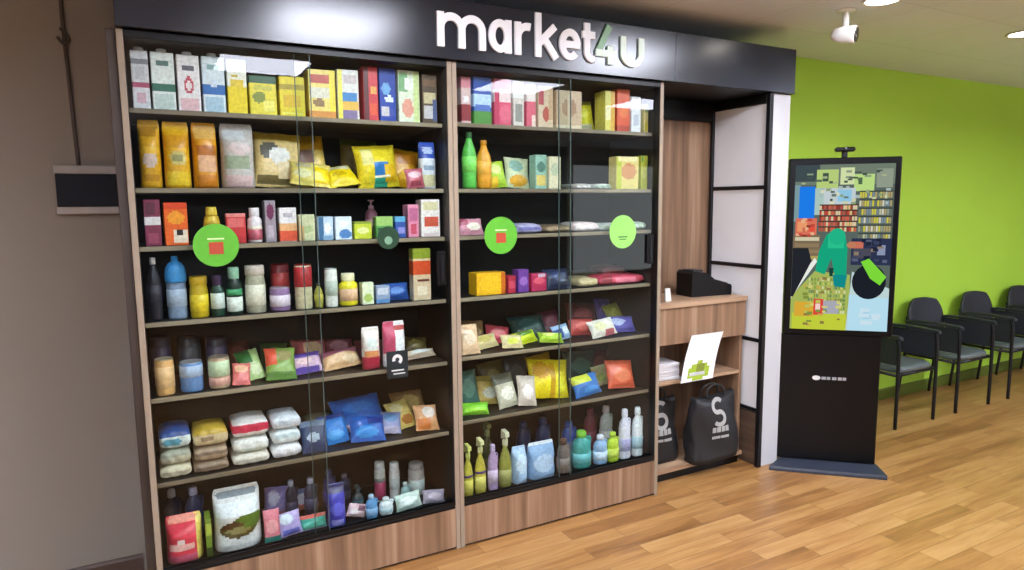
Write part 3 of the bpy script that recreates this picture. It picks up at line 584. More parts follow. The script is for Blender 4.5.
('packet', 'snack_packet', 'packet', 'dim olive packet in back row', 'left', 4, 1, 1.1675, 0.22, 0.912, 0.103, 0.095, {'a': 40, 'r': 10}, '544a26', [(0.2, 0.8, 0.3, 0.8, '6e6432', 'e')]),
('flat', 'rice_bag', 'bag', 'cream bag lowest in the leftmost stack', 'left', 5, 1, 0.081, 0.085, 0.57, 0.114, 0.052, {'j': 0}, 'cfc6a8', [(0.1, 0.9, 0.3, 0.6, 'a89c88')]),
('flat', 'rice_bag', 'bag', 'beige grey bag in middle of leftmost stack', 'left', 5, 1, 0.083, 0.085, 0.622, 0.114, 0.066, {'j': 1}, 'b9b29a', [(0, 1, 0.6, 1, '9fa08c')]),
('flat', 'rice_bag', 'bag', 'teal and white bag topping the leftmost stack', 'left', 5, 1, 0.0855, 0.085, 0.688, 0.113, 0.082, {'j': 2}, 'cfdcd8', [(0, 1, 0.62, 1, '2e4a86'), (0.1, 0.7, 0.2, 0.6, '4f8fa0', 'e')]),
('flat', 'bean_bag', 'bag', 'brown bag lowest in the tan stack', 'left', 5, 1, 0.2115, 0.085, 0.57, 0.131, 0.043, {'j': 0}, '8f7a64', [(0.1, 0.9, 0.3, 0.6, '6e5a4c')]),
('flat', 'bean_bag', 'bag', 'greyish brown bag in middle of tan stack', 'left', 5, 1, 0.213, 0.085, 0.613, 0.13, 0.063, {'j': 1}, 'a08a70', [(0, 1, 0.4, 0.7, '7a6656')]),
('flat', 'bean_bag', 'bag', 'tan bag with mustard edge topping its stack', 'left', 5, 1, 0.216, 0.085, 0.676, 0.13, 0.08, {'j': 2}, 'c9b58c', [(0, 1, 0.7, 1, 'c4a23a'), (0.2, 0.6, 0.3, 0.6, '8c7458', 'e')]),
('flat', 'sugar_bag', 'bag', 'off white bag lowest below red striped bag', 'left', 5, 1, 0.3665, 0.085, 0.57, 0.145, 0.048, {'j': 0}, 'd8d2c4', [(0.1, 0.9, 0.3, 0.5, 'b8b09c')]),
('flat', 'sugar_bag', 'bag', 'white bag below the red striped one', 'left', 5, 1, 0.3675, 0.085, 0.618, 0.145, 0.069, {'j': 1}, 'e2e2da', [(0, 1, 0.1, 0.3, 'c0c8b8')]),
('flat', 'sugar_bag', 'bag', 'white bag with red stripe topping its stack', 'left', 5, 1, 0.37, 0.085, 0.687, 0.144, 0.077, {'j': 2}, 'ddd6d0', [(0, 1, 0.3, 0.75, 'c22f48')]),
('flat', 'salt_bag', 'bag', 'white bag lowest in the all white stack', 'left', 5, 1, 0.512, 0.085, 0.57, 0.12, 0.06, {'j': 0}, 'e8e6e6', [(0.1, 0.9, 0.2, 0.4, 'd0cccc')]),
('flat', 'salt_bag', 'bag', 'white bag in middle of the all white stack', 'left', 5, 1, 0.5135, 0.085, 0.63, 0.119, 0.066, {'j': 1}, 'e2eaea', [(0.1, 0.9, 0.5, 0.8, 'c8d8da')]),
('flat', 'salt_bag', 'bag', 'pale bluish bag topping the all white stack', 'left', 5, 1, 0.5155, 0.085, 0.696, 0.119, 0.062, {'j': 2}, 'd9dde2', [(0.2, 0.7, 0.3, 0.7, 'b8c0c8', 'e')]),
('packet', 'pasta_packet', 'packet', 'navy packet with white spot', 'left', 5, 1, 0.632, 0.085, 0.57, 0.09, 0.129, {'a': 30, 'r': 0}, '2a3a60', [(0.2, 0.7, 0.3, 0.6, 'aeb8cc', 'e'), (0, 1, 0.8, 1, '6a7a90')]),
('flat', 'pasta_packet', 'packet', 'khaki packet in back row behind navy packet', 'left', 5, 1, 0.692, 0.22, 0.57, 0.144, 0.1, {}, '8a7c5c', [(0, 1, 0.6, 1, 'a8a080')]),
('packet', 'pasta_packet', 'packet', 'azure blue packet, lower left of blue pile', 'left', 5, 1, 0.7395, 0.085, 0.57, 0.107, 0.124, {'a': 38, 'r': -5}, '2a78c4', [(0.2, 0.8, 0.1, 0.4, '4a9ad8', 'e'), (0, 1, 0.8, 1, '2a4a98')]),
('packet', 'pasta_packet', 'packet', 'royal blue packet, lower right of blue pile', 'left', 5, 1, 0.869, 0.085, 0.57, 0.134, 0.112, {'a': 42, 'r': 6}, '2358a8', [(0.1, 0.8, 0.1, 0.5, '2f82c8', 'e'), (0.5, 1, 0.6, 0.9, '1a2f78')]),
('packet', 'pasta_packet', 'packet', 'large blue packet topping the blue pile at back', 'left', 5, 1, 0.888, 0.2, 0.57, 0.2, 0.154, {'a': 50, 'r': -4}, '2f6cc4', [(0.1, 0.9, 0.1, 0.25, 'c0b4cc'), (0.2, 0.8, 0.5, 0.8, '3f84d8', 'e')]),
('packet', 'pasta_packet', 'packet', 'mauve grey packet beside blue pile', 'left', 5, 1, 0.994, 0.085, 0.57, 0.086, 0.101, {'a': 35, 'r': 10}, '8c90b8', [(0.1, 0.8, 0.5, 0.9, '5a86b4', 'e'), (0.1, 0.9, 0, 0.3, 'b0a8c0')]),
('packet', 'bread_packet', 'packet', 'yellow cream packet', 'left', 5, 1, 1.083, 0.085, 0.57, 0.108, 0.125, {'a': 42, 'r': -8}, 'dcc06c', [(0.1, 0.6, 0.5, 0.9, 'e6d8a0', 'e'), (0.4, 0.9, 0.1, 0.4, 'a86a2a', 'e')]),
('packet', 'bread_packet', 'packet', 'peach packet with orange end by middle post', 'left', 5, 1, 1.197, 0.1, 0.57, 0.098, 0.113, {'a': 40, 'r': 6}, 'd8a070', [(0.3, 0.9, 0.45, 0.9, 'ecdcd0', 'e'), (0.05, 0.6, 0.05, 0.4, 'c8702c')]),
('packet', 'bread_packet', 'packet', 'brown packet at back above the peach one', 'left', 5, 1, 1.168, 0.23, 0.57, 0.136, 0.134, {'a': 50, 'r': 0}, '9a7446', [(0.2, 0.8, 0.3, 0.8, 'c8a868', 'e')]),
('bottle', 'bleach_bottle', 'bottle', 'navy bottle with white cap behind red pack', 'left', 6, 1, 0.06, 0.28, 0.216, 0.068, 0.226, {'style': 'jug', 'cap': 'e0e0e4'}, '26324e', [(0, 1, 0.2, 0.6, '3a4a70')]),
('bottle', 'bleach_bottle', 'bottle', 'indigo bottle with lilac cap behind red pack', 'left', 6, 1, 0.144, 0.28, 0.216, 0.074, 0.217, {'style': 'jug', 'cap': 'cfc6e0'}, '2a3a66', [(0, 1, 0.2, 0.6, '4a5a90')]),
('pouch', 'detergent_bag', 'bag', 'large red pack with yellow edge', 'left', 6, 1, 0.0935, 0.06, 0.216, 0.139, 0.186, {'d': 0.13}, 'd8384a', [(0.82, 1, 0, 1, 'ecd86a'), (0.1, 0.75, 0.32, 0.44, 'f0b4a8'), (0.05, 0.8, 0, 0.22, 'c0526a'), (0.1, 0.8, 0.84, 1, 'e8907a'), (0.3, 0.5, 0.44, 0.54, 'f0d8d0')]),
('box', 'sponge_pack', 'pack', 'narrow olive green pack beside red pack', 'left', 6, 1, 0.1825, 0.06, 0.216, 0.023, 0.165, {'d': 0.1}, '6f8a28', [(0, 1, 0.6, 0.9, 'a8b848'), (0, 1, 0, 0.3, '38481c')]),
('pouch', 'toilet_paper_pack', 'pack', 'big white pack with dark olive swoosh', 'left', 6, 0, 0.3015, 0.06, 0.216, 0.193, 0.258, {'d': 0.15}, 'dcdcd8', [(0.1, 0.86, 0.22, 0.52, '5a4a1c', 'e'), (0.4, 1.0, 0.36, 0.62, '4f6a1c', 'e'), (0.12, 0.6, 0.34, 0.5, '4a3010', 'e'), (0.2, 0.75, 0.3, 0.4, '8a8050', 'e'), (0.1, 0.9, 0.86, 0.95, '8a949a'), (0.05, 0.95, 0.6, 0.8, 'e8eef0'), (0.0, 0.1, 0.0, 0.5, 'e0d0cc')]),
('packet', 'sponge_pack', 'pack', 'pink pack just right of the big white pack', 'left', 6, 1, 0.4305, 0.06, 0.216, 0.053, 0.141, {'a': 10, 'r': 0}, 'd87a86', [(0.1, 0.9, 0.3, 0.7, 'e8a0a0', 'e'), (0, 1, 0, 0.2, '2f7a72')]),
('packet', 'sponge_pack', 'pack', 'lavender pack beside teal pack', 'left', 6, 1, 0.5085, 0.06, 0.216, 0.087, 0.109, {'a': 12, 'r': -6}, 'b4a4d8', [(0.1, 0.7, 0.55, 0.95, 'ccd8e0', 'e'), (0.2, 0.9, 0.05, 0.3, '6a6cc0')]),
('packet', 'sponge_pack', 'pack', 'teal pack with coral top', 'left', 6, 1, 0.6075, 0.06, 0.216, 0.095, 0.067, {'a': 12, 'r': 0}, '2fa08c', [(0.1, 0.9, 0.15, 0.6, '5cc0a8', 'e'), (0, 1, 0.78, 1, 'd8665a'), (0, 1, 0, 0.12, 'a0a8c8')]),
('bottle', 'cleaner_bottle', 'bottle', 'grey capped dark bottle in back row', 'left', 6, 1, 0.5475, 0.24, 0.216, 0.057, 0.182, {'style': 'jug', 'cap': 'a8a4b0'}, '34303e', [(0, 1, 0.2, 0.6, '504a60')]),
('bottle', 'cleaner_bottle', 'bottle', 'dark bottle with pale lilac cap in back row', 'left', 6, 1, 0.6355, 0.24, 0.216, 0.063, 0.174, {'style': 'jug', 'cap': 'c2bccc'}, '3a3446', [(0, 1, 0.2, 0.6, '5a5470')]),
('pouch', 'detergent_bag', 'bag', 'violet blue pack', 'left', 6, 1, 0.709, 0.06, 0.216, 0.084, 0.192, {'d': 0.09}, '3a3aa8', [(0.1, 0.9, 0.3, 0.6, '5c60cc', 'e'), (0, 1, 0.8, 1, '26245a'), (0.2, 0.8, 0.05, 0.2, '8a86c8')]),
('packet', 'soap_pack', 'pack', 'pink and white small pack', 'left', 6, 1, 0.797, 0.06, 0.216, 0.078, 0.074, {'a': 14, 'r': 20}, 'd8b8bc', [(0.1, 0.6, 0.2, 0.7, 'e6d8d8', 'e'), (0.5, 0.9, 0.5, 0.9, '8a6070')]),
('bottle', 'cleaner_bottle', 'bottle', 'slim dark teal spray bottle', 'left', 6, 1, 0.8445, 0.2, 0.216, 0.057, 0.105, {'style': 'spray', 'cap': '23424e'}, '1f3a44', [(0, 1, 0.2, 0.6, '2c5460')]),
('bottle', 'cleaner_bottle', 'bottle', 'small sky blue bottle', 'left', 6, 1, 0.87, 0.06, 0.216, 0.056, 0.11, {'style': 'jug', 'cap': 'a8c4dc'}, '5a94c4', [(0, 1, 0.2, 0.6, '8cb8dc')]),
('bottle', 'cleaner_bottle', 'bottle', 'stubby white bottle beside sky blue bottle', 'left', 6, 1, 0.9405, 0.06, 0.216, 0.067, 0.079, {'style': 'jug', 'cap': 'd0dcdc'}, 'd6e0e0', [(0, 1, 0.2, 0.6, 'b8d0d4')]),
('bottle', 'aerosol_can', 'can', 'white aerosol with crimson base', 'left', 6, 1, 0.962, 0.22, 0.216, 0.054, 0.198, {'style': 'aerosol', 'cap': 'd2d4d0'}, 'c4c6c0', [(0, 1, 0.05, 0.5, 'a83a5c'), (0, 1, 0.5, 0.6, '8a9088')]),
('bottle', 'aerosol_can', 'can', 'slim plain white aerosol', 'left', 6, 1, 1.028, 0.2, 0.216, 0.05, 0.187, {'style': 'aerosol', 'cap': 'dcdcd8'}, 'd8d8d4', [(0, 1, 0.3, 0.6, 'bcc0bc')]),
('bottle', 'aerosol_can', 'can', 'wide grey aerosol', 'left', 6, 1, 1.1465, 0.2, 0.216, 0.083, 0.158, {'style': 'aerosol', 'cap': 'aaa49e'}, 'b8b0a8', [(0, 1, 0.1, 0.5, 'cfdcd4')]),
('packet', 'soap_pack', 'pack', 'mint white pack in front of aerosols', 'left', 6, 1, 1.0505, 0.06, 0.216, 0.103, 0.079, {'a': 18, 'r': -4}, 'c8dcd0', [(0.1, 0.8, 0.3, 0.8, 'e4f0ea', 'e')]),
('packet', 'soap_pack', 'pack', 'grey mauve pack by middle post', 'left', 6, 1, 1.179, 0.06, 0.216, 0.092, 0.071, {'a': 22, 'r': 8}, 'a098a8', [(0.2, 0.8, 0.3, 0.8, 'c4b4c4', 'e')]),
('box', 'cereal_box', 'box', 'pale pink box with dark red base', 'right', 0, 1, 1.3845, 0.085, 2.024, 0.051, 0.212, {}, 'dcc0bc', [(0, 1, 0.76, 1, 'd88a94'), (0, 1, 0.06, 0.4, '8a3038'), (0.2, 0.8, 0.44, 0.6, 'f2eaea')]),
('box', 'cereal_box', 'box', 'blue box with green bottom', 'right', 0, 1, 1.4705, 0.085, 2.024, 0.099, 0.219, {}, '2a50a8', [(0, 1, 0.36, 0.62, 'b8d4f0'), (0.1, 0.9, 0.3, 0.4, '4f70c0'), (0, 1, 0, 0.26, '4a8a34')]),  # pale middle band is white glare painted into the print
('box', 'cereal_box', 'box', 'pink box with white band beside blue box', 'right', 0, 1, 1.577, 0.085, 2.024, 0.092, 0.217, {}, 'd8506e', [(0, 1, 0.5, 0.78, 'f0dada'), (0.3, 1, 0.05, 0.46, 'e06a84', 'e'), (0, 0.25, 0, 1, 'c0385c')]),
('box', 'cereal_box', 'box', 'white box with grey panel', 'right', 0, 1, 1.6645, 0.085, 2.024, 0.061, 0.21, {}, 'd8d0c8', [(0.15, 0.85, 0.1, 0.5, '8f9088'), (0, 1, 0.62, 1, 'f0f0ec')]),
('box', 'cereal_box', 'box', 'narrow rose box with white top', 'right', 0, 1, 1.734, 0.085, 2.024, 0.056, 0.206, {}, 'd85a70', [(0, 1, 0.6, 1, 'f0e4e0'), (0.6, 1, 0, 0.3, 'e8d0c0')]),
('box', 'cookie_box', 'box', 'tan box with red triangle', 'right', 0, 1, 1.8175, 0.085, 2.024, 0.087, 0.202, {}, 'd8c2a4', [(0.3, 0.75, 0.15, 0.5, 'b84a38', 'e'), (0.0, 0.35, 0.55, 0.9, 'b0404c'), (0.75, 1, 0.2, 1, 'c8a882')]),
('box', 'cookie_box', 'box', 'wide plain tan box', 'right', 0, 1, 1.9565, 0.085, 2.024, 0.157, 0.188, {}, 'c9ad8a', [(0.2, 0.8, 0.3, 0.8, 'a8805e', 'e'), (0.4, 0.6, 0.1, 0.9, 'd8c0a0'), (0, 1, 0, 0.1, 'e0d0b0')]),
('packet', 'snack_bag', 'bag', 'lime yellow bag beside tan box', 'right', 0, 0, 2.1065, 0.085, 2.024, 0.119, 0.163, {'a': 8, 'r': -4}, 'cdc81c', [(0.1, 0.7, 0.4, 0.8, 'dcdc50', 'e'), (0.1, 0.9, 0, 0.2, 'd8d8b0'), (0, 1, 0.85, 1, '6a6a20')]),
('box', 'cookie_box', 'box', 'narrow yellow box', 'right', 0, 1, 2.211, 0.085, 2.024, 0.064, 0.205, {}, 'd8cf5a', [(0.6, 1, 0, 1, 'd8a82a'), (0, 0.6, 0.3, 0.6, 'e8e4a8')]),
('box', 'cookie_box', 'box', 'tall orange box', 'right', 0, 1, 2.299, 0.085, 2.024, 0.086, 0.219, {}, 'd8501e', [(0.15, 0.85, 0.3, 0.6, 'e0702c', 'e'), (0, 1, 0, 0.14, 'b83a1c')]),
('box', 'cookie_box', 'box', 'narrow white box beside orange box', 'right', 0, 1, 2.383, 0.085, 2.024, 0.068, 0.186, {'d': 0.06}, 'e2e4e6', [(0.2, 0.8, 0.2, 0.5, 'b8c0cc')]),
('box', 'cookie_box', 'box', 'small yellow and sage box by right post', 'right', 0, 1, 2.453, 0.085, 2.024, 0.03, 0.15, {'d': 0.06}, 'd8c884', [(0.1, 0.9, 0.0, 0.4, 'd8c02e', 'e'), (0.1, 0.9, 0.7, 0.9, '7f9060')]),
('bottle', 'soft_drink_bottle', 'bottle', 'green soft drink bottle', 'right', 1, 1, 1.411, 0.085, 1.722, 0.072, 0.267, {'style': 'soda', 'cap': '2c6a34'}, '5ab84a', [(0, 1, 0.2, 0.6, '7ed860')]),
('bottle', 'soft_drink_bottle', 'bottle', 'orange soft drink bottle', 'right', 1, 1, 1.4895, 0.085, 1.722, 0.075, 0.231, {'style': 'soda', 'cap': 'c88418'}, 'e09a2a', [(0, 1, 0.2, 0.6, 'f0b048')]),
('packet', 'cookie_packet', 'packet', 'lime packet beside orange bottle', 'right', 1, 1, 1.5775, 0.085, 1.722, 0.093, 0.139, {'a': 14, 'r': -6}, 'a8cc3a', [(0.2, 0.8, 0.5, 0.9, 'd8e08a', 'e'), (0, 0.5, 0, 0.4, 'e0b42a')]),
('packet', 'cookie_packet', 'packet', 'pale sage packet with orange bottom', 'right', 1, 1, 1.6925, 0.085, 1.722, 0.113, 0.161, {'a': 14, 'r': 4}, 'c8d0a8', [(0.1, 0.9, 0.05, 0.4, 'e0a838', 'e'), (0.1, 0.7, 0.5, 0.9, '8ab0a0', 'e')]),
('box', 'cookie_box', 'box', 'teal box with yellow base', 'right', 1, 1, 1.7895, 0.085, 1.722, 0.069, 0.168, {'d': 0.06}, '8fb8a4', [(0.1, 0.9, 0.1, 0.4, 'd8c068'), (0.1, 0.9, 0.5, 0.8, '4f7a6a', 'e')]),
('box', 'cookie_box', 'box', 'narrow cream box', 'right', 1, 1, 1.8715, 0.085, 1.722, 0.071, 0.161, {'d': 0.06}, 'dcd4b0', [(0.1, 0.9, 0.4, 0.8, 'b8c0a0', 'e')]),
('flat', 'cookie_packet', 'packet', 'low grey white packet', 'right', 1, 1, 2.049, 0.085, 1.722, 0.1, 0.03, {}, 'b8b0a8', [(0.1, 0.9, 0.3, 0.7, 'd8d4d0')]),
('flat', 'cookie_packet', 'packet', 'low white green packet', 'right', 1, 1, 2.173, 0.085, 1.722, 0.11, 0.03, {}, 'c8ccc4', [(0.1, 0.9, 0.3, 0.7, '9ab098')]),
('box', 'cookie_box', 'box', 'beige yellow box with brown picture', 'right', 1, 1, 2.3305, 0.085, 1.722, 0.155, 0.172, {'d': 0.07}, 'd8c87a', [(0.2, 0.9, 0.3, 0.8, 'c88a5a', 'e'), (0, 0.2, 0, 1, 'b8c03a'), (0.1, 0.9, 0.85, 1, 'e4d8a0')]),
('box', 'cookie_box', 'box', 'olive yellow box by right post', 'right', 1, 1, 2.445, 0.085, 1.722, 0.046, 0.18, {'d': 0.07}, 'b4b83a', [(0.1, 0.9, 0.3, 0.7, 'd0d06a', 'e'), (0, 0.3, 0.8, 1, '5a8a3a')]),
('packet', 'chocolate_packet', 'packet', 'dusty pink packet by middle post', 'right', 2, 1, 1.4055, 0.085, 1.502, 0.105, 0.079, {'a': 30, 'r': 0}, 'c88a98', [(0.3, 0.9, 0.2, 0.6, 'e8dcc8', 'e'), (0, 0.4, 0.5, 1, 'a84a60')]),
('flat', 'chocolate_packet', 'packet', 'lilac flat packet', 'right', 2, 1, 1.7245, 0.085, 1.502, 0.149, 0.05, {}, 'a8a4c4', [(0.1, 0.9, 0.3, 0.7, '7a76b0')]),
('flat', 'chocolate_packet', 'packet', 'brown flat packet', 'right', 2, 1, 1.8955, 0.085, 1.502, 0.157, 0.04, {}, '7a6650', [(0.1, 0.9, 0.3, 0.7, 'a89070')]),
('flat', 'chocolate_packet', 'packet', 'pinkish white flat packet', 'right', 2, 1, 2.072, 0.085, 1.502, 0.158, 0.05, {}, 'e0ccc8', [(0.1, 0.9, 0.3, 0.7, 'f0e4e0')]),
('flat', 'chocolate_packet', 'packet', 'grey green flat packet behind round sticker', 'right', 2, 1, 2.254, 0.085, 1.502, 0.166, 0.04, {}, 'b8c0b4', [(0.1, 0.9, 0.3, 0.7, 'a0b49a')]),
('flat', 'chocolate_packet', 'packet', 'sage flat packet by right post', 'right', 2, 1, 2.4165, 0.085, 1.502, 0.103, 0.045, {}, '98ac94', [(0.1, 0.9, 0.3, 0.7, 'c8d8c4')]),
('box', 'candy_box', 'box', 'bright yellow orange box', 'right', 3, 1, 1.503, 0.085, 1.208, 0.164, 0.109, {'d': 0.09}, 'e8b018', [(0.1, 0.9, 0.1, 0.9, 'f0bc20', 'e'), (0.85, 1, 0, 1, 'c86418')]),
('box', 'candy_box', 'box', 'narrow red box beside yellow box', 'right', 3, 1, 1.6185, 0.085, 1.208, 0.045, 0.087, {'d': 0.06}, 'a8283c', [(0.1, 0.9, 0.3, 0.7, 'c8485c')]),
('box', 'candy_box', 'box', 'purple box', 'right', 3, 1, 1.6845, 0.085, 1.208, 0.063, 0.114, {'d': 0.06}, '6a3a90', [(0.1, 0.9, 0.3, 0.7, '9a6ab8', 'e')]),
('box', 'candy_box', 'box', 'crimson box', 'right', 3, 1, 1.775, 0.085, 1.208, 0.094, 0.088, {'d': 0.06}, 'b02850', [(0.1, 0.9, 0.4, 0.8, 'd85a70', 'e'), (0.4, 0.9, 0.8, 1, 'c8b0c0')]),
('packet', 'candy_packet', 'packet', 'dark navy packet', 'right', 3, 1, 1.901, 0.085, 1.208, 0.122, 0.102, {'a': 30, 'r': 0}, '232a44', [(0.2, 0.8, 0.3, 0.8, '3a4468', 'e')]),
('flat', 'candy_packet', 'packet', 'tan flat packet', 'right', 3, 1, 2.083, 0.085, 1.208, 0.128, 0.05, {}, 'b0a078', [(0.1, 0.9, 0.3, 0.7, 'cfc090')]),
('flat', 'candy_packet', 'packet', 'dark olive flat packet at back', 'right', 3, 1, 2.1955, 0.265, 1.208, 0.177, 0.06, {}, '3c3420', [(0.1, 0.9, 0.3, 0.7, '544a2c')]),
('flat', 'candy_packet', 'packet', 'wide rosy pink flat packet', 'right', 3, 1, 2.3165, 0.085, 1.208, 0.287, 0.05, {}, 'c84a5c', [(0.3, 0.8, 0.2, 0.8, 'e07a8c'), (0, 0.2, 0, 1, '8a3038')]),
('flat', 'candy_packet', 'packet', 'maroon flat packet behind pink packet', 'right', 3, 1, 2.3895, 0.265, 1.208, 0.157, 0.085, {}, '6a3030', [(0.1, 0.9, 0.3, 0.7, '8a4a40')]),
('packet', 'snack_packet', 'packet', 'beige packet by middle post', 'right', 4, 1, 1.392, 0.085, 0.922, 0.08, 0.143, {'a': 20, 'r': 0}, 'dcb890', [(0.2, 0.8, 0.3, 0.8, 'e8d0b0', 'e')]),
('packet', 'snack_packet', 'packet', 'pale straw packet', 'right', 4, 1, 1.5005, 0.085, 0.922, 0.127, 0.073, {'a': 42, 'r': -6}, 'd8c890', [(0.2, 0.8, 0.3, 0.8, 'c0b060', 'e')]),
('packet', 'snack_packet', 'packet', 'red packet at back above straw packet', 'right', 4, 1, 1.5965, 0.2, 0.922, 0.115, 0.106, {'a': 30, 'r': 14}, 'c84a58', [(0.2, 0.8, 0.3, 0.8, 'e08080', 'e')]),
('packet', 'snack_packet', 'packet', 'cream and lime packet', 'right', 4, 1, 1.6245, 0.085, 0.922, 0.097, 0.071, {'a': 40, 'r': 6}, 'dccc98', [(0.2, 0.8, 0.2, 0.6, 'c8d04a', 'e')]),
('packet', 'snack_packet', 'packet', 'neon lime packet', 'right', 4, 1, 1.741, 0.085, 0.922, 0.112, 0.069, {'a': 45, 'r': -8}, 'c8d828', [(0.1, 0.9, 0.5, 0.9, '5a8a3a', 'e')]),
('packet', 'snack_packet', 'packet', 'yellow green packet right of neon lime one', 'right', 4, 1, 1.855, 0.085, 0.922, 0.116, 0.063, {'a': 40, 'r': 8}, 'a8cc38', [(0.1, 0.6, 0.4, 0.9, 'dce87a', 'e')]),
('packet', 'snack_packet', 'packet', 'dark teal packet in back row', 'right', 4, 1, 1.811, 0.22, 0.922, 0.172, 0.126, {'a': 40, 'r': 0}, '22403c', [(0.2, 0.8, 0.3, 0.8, '3a605a', 'e')]),
('packet', 'snack_packet', 'packet', 'blue and white packet', 'right', 4, 1, 1.963, 0.085, 0.922, 0.088, 0.084, {'a': 30, 'r': -8}, '9ab4d8', [(0, 0.5, 0.1, 0.7, '2a4c98'), (0.5, 1, 0.3, 0.8, 'e4e8f0', 'e')]),
('packet', 'snack_packet', 'packet', 'tomato red packet', 'right', 4, 1, 2.1175, 0.18, 0.922, 0.133, 0.104, {'a': 26, 'r': 4}, 'c04a44', [(0.2, 0.8, 0.2, 0.7, 'd86a60', 'e'), (0, 1, 0.85, 1, '6a1c28')]),
('packet', 'snack_packet', 'packet', 'cream white packet', 'right', 4, 1, 2.199, 0.085, 0.922, 0.14, 0.1, {'a': 32, 'r': -6}, 'e0dccc', [(0.1, 0.6, 0.3, 0.8, 'd0cc9a', 'e'), (0.5, 0.9, 0.0, 0.3, 'b05a60')]),
('packet', 'snack_packet', 'packet', 'purple packet rising at back', 'right', 4, 1, 2.35, 0.29, 0.922, 0.092, 0.173, {'a': 26, 'r': 6}, '5a4890', [(0.2, 0.8, 0.3, 0.8, '8070b0', 'e')]),
('packet', 'snack_packet', 'packet', 'olive packet rising at back', 'right', 4, 1, 2.4165, 0.22, 0.922, 0.103, 0.152, {'a': 28, 'r': -10}, '8a8a2a', [(0.2, 0.8, 0.3, 0.8, 'a8a848', 'e')]),
('packet', 'snack_packet', 'packet', 'indigo packet by right wall', 'right', 4, 1, 2.37, 0.085, 0.922, 0.16, 0.095, {'a': 34, 'r': 4}, '5a54a0', [(0.1, 0.6, 0.3, 0.8, 'a8b0d0', 'e')]),
('packet', 'chips_bag', 'bag', 'bright green bag by middle post', 'right', 5, 1, 1.4135, 0.085, 0.605, 0.125, 0.069, {'a': 25, 'r': 6}, '7ac82c', [(0.1, 0.9, 0.1, 0.6, '98e040', 'e')]),
('packet', 'chips_bag', 'bag', 'teal bag at back above green bag', 'right', 5, 1, 1.438, 0.2, 0.605, 0.1, 0.202, {'a': 12, 'r': -4}, '3a6a5e', [(0.2, 0.8, 0.3, 0.8, '5a8a78', 'e')]),
('packet', 'chips_bag', 'bag', 'gold and white bag', 'right', 5, 1, 1.549, 0.2, 0.605, 0.122, 0.156, {'a': 18, 'r': 8}, 'd0b464', [(0.2, 0.8, 0.2, 0.6, 'd8d8c4', 'e'), (0, 1, 0.8, 1, '8a7a34')]),
('packet', 'chips_bag', 'bag', 'greyish cream bag', 'right', 5, 1, 1.626, 0.12, 0.605, 0.104, 0.174, {'a': 22, 'r': -6}, 'c4bfa4', [(0.2, 0.8, 0.2, 0.6, 'e8e4d4', 'e'), (0, 1, 0.7, 1, '6a6a58')]),
('packet', 'chips_bag', 'bag', 'pinkish cream bag', 'right', 5, 1, 1.7145, 0.1, 0.605, 0.095, 0.156, {'a': 24, 'r': 8}, 'cfc0b0', [(0.2, 0.8, 0.2, 0.7, 'ece0d8', 'e')]),
('packet', 'chips_bag', 'bag', 'large bright yellow bag', 'right', 5, 1, 1.8705, 0.1, 0.605, 0.205, 0.221, {'a': 20, 'r': 8}, 'e8d018', [(0.05, 0.5, 0.5, 0.95, 'd09a1c', 'e'), (0.4, 0.9, 0.1, 0.6, 'f4e228', 'e'), (0.5, 0.62, 0, 0.9, 'c89a10')]),
('packet', 'chips_bag', 'bag', 'dull gold bag behind the large yellow bag', 'right', 5, 1, 1.912, 0.25, 0.605, 0.134, 0.225, {'a': 10, 'r': -6}, 'b8902a', [(0.2, 0.8, 0.3, 0.8, 'd8b450', 'e')]),
('packet', 'chips_bag', 'bag', 'blue bag with lime top', 'right', 5, 1, 2.096, 0.09, 0.605, 0.144, 0.119, {'a': 28, 'r': -6}, '2f6cb0', [(0, 0.7, 0.6, 1, 'c8d040'), (0.3, 0.9, 0.1, 0.4, '3f88d0', 'e')]),
('packet', 'chips_bag', 'bag', 'dark green bag at back', 'right', 5, 1, 2.1945, 0.32, 0.605, 0.181, 0.196, {'a': 10, 'r': 4}, '24443c', [(0.2, 0.8, 0.3, 0.8, '3a6a58', 'e')]),
('packet', 'chips_bag', 'bag', 'straw green bag leaning', 'right', 5, 1, 2.298, 0.23, 0.605, 0.098, 0.119, {'a': 20, 'r': -6}, 'd8d09a', [(0.1, 0.6, 0.2, 0.6, 'a8b860', 'e')]),
('packet', 'chips_bag', 'bag', 'red orange bag', 'right', 5, 1, 2.334, 0.11, 0.605, 0.154, 0.163, {'a': 24, 'r': 6}, 'd05a3a', [(0.2, 0.8, 0.2, 0.7, 'e07a54', 'e')]),
('bottle', 'spray_bottle', 'bottle', 'yellow green spray bottle nearest middle post', 'right', 6, 1, 1.36, 0.06, 0.216, 0.054, 0.261, {'style': 'spray', 'cap': 'c8cc70'}, 'b8b040', [(0, 1, 0.1, 0.5, 'd0c85c'), (0, 1, 0.52, 0.66, '4a2a70')]),
('bottle', 'spray_bottle', 'bottle', 'yellow green spray bottle, second from middle post', 'right', 6, 1, 1.429, 0.06, 0.216, 0.06, 0.279, {'style': 'spray', 'cap': 'd8d49a'}, 'b4a83c', [(0, 1, 0.1, 0.5, 'd4cc6a'), (0, 1, 0.52, 0.66, '50307a')]),
('bottle', 'softener_bottle', 'bottle', 'lilac bottle', 'right', 6, 0, 1.498, 0.06, 0.216, 0.056, 0.235, {'style': 'jug', 'cap': 'b8a8c8'}, 'a890b4', [(0, 1, 0.2, 0.6, 'c8b4cc')]),
('bottle', 'spray_bottle', 'bottle', 'olive spray bottle right of lilac bottle', 'right', 6, 1, 1.5725, 0.06, 0.216, 0.069, 0.295, {'style': 'spray', 'cap': 'd0d0b0'}, '8a8a3a', [(0, 1, 0.1, 0.5, 'a0a060')]),
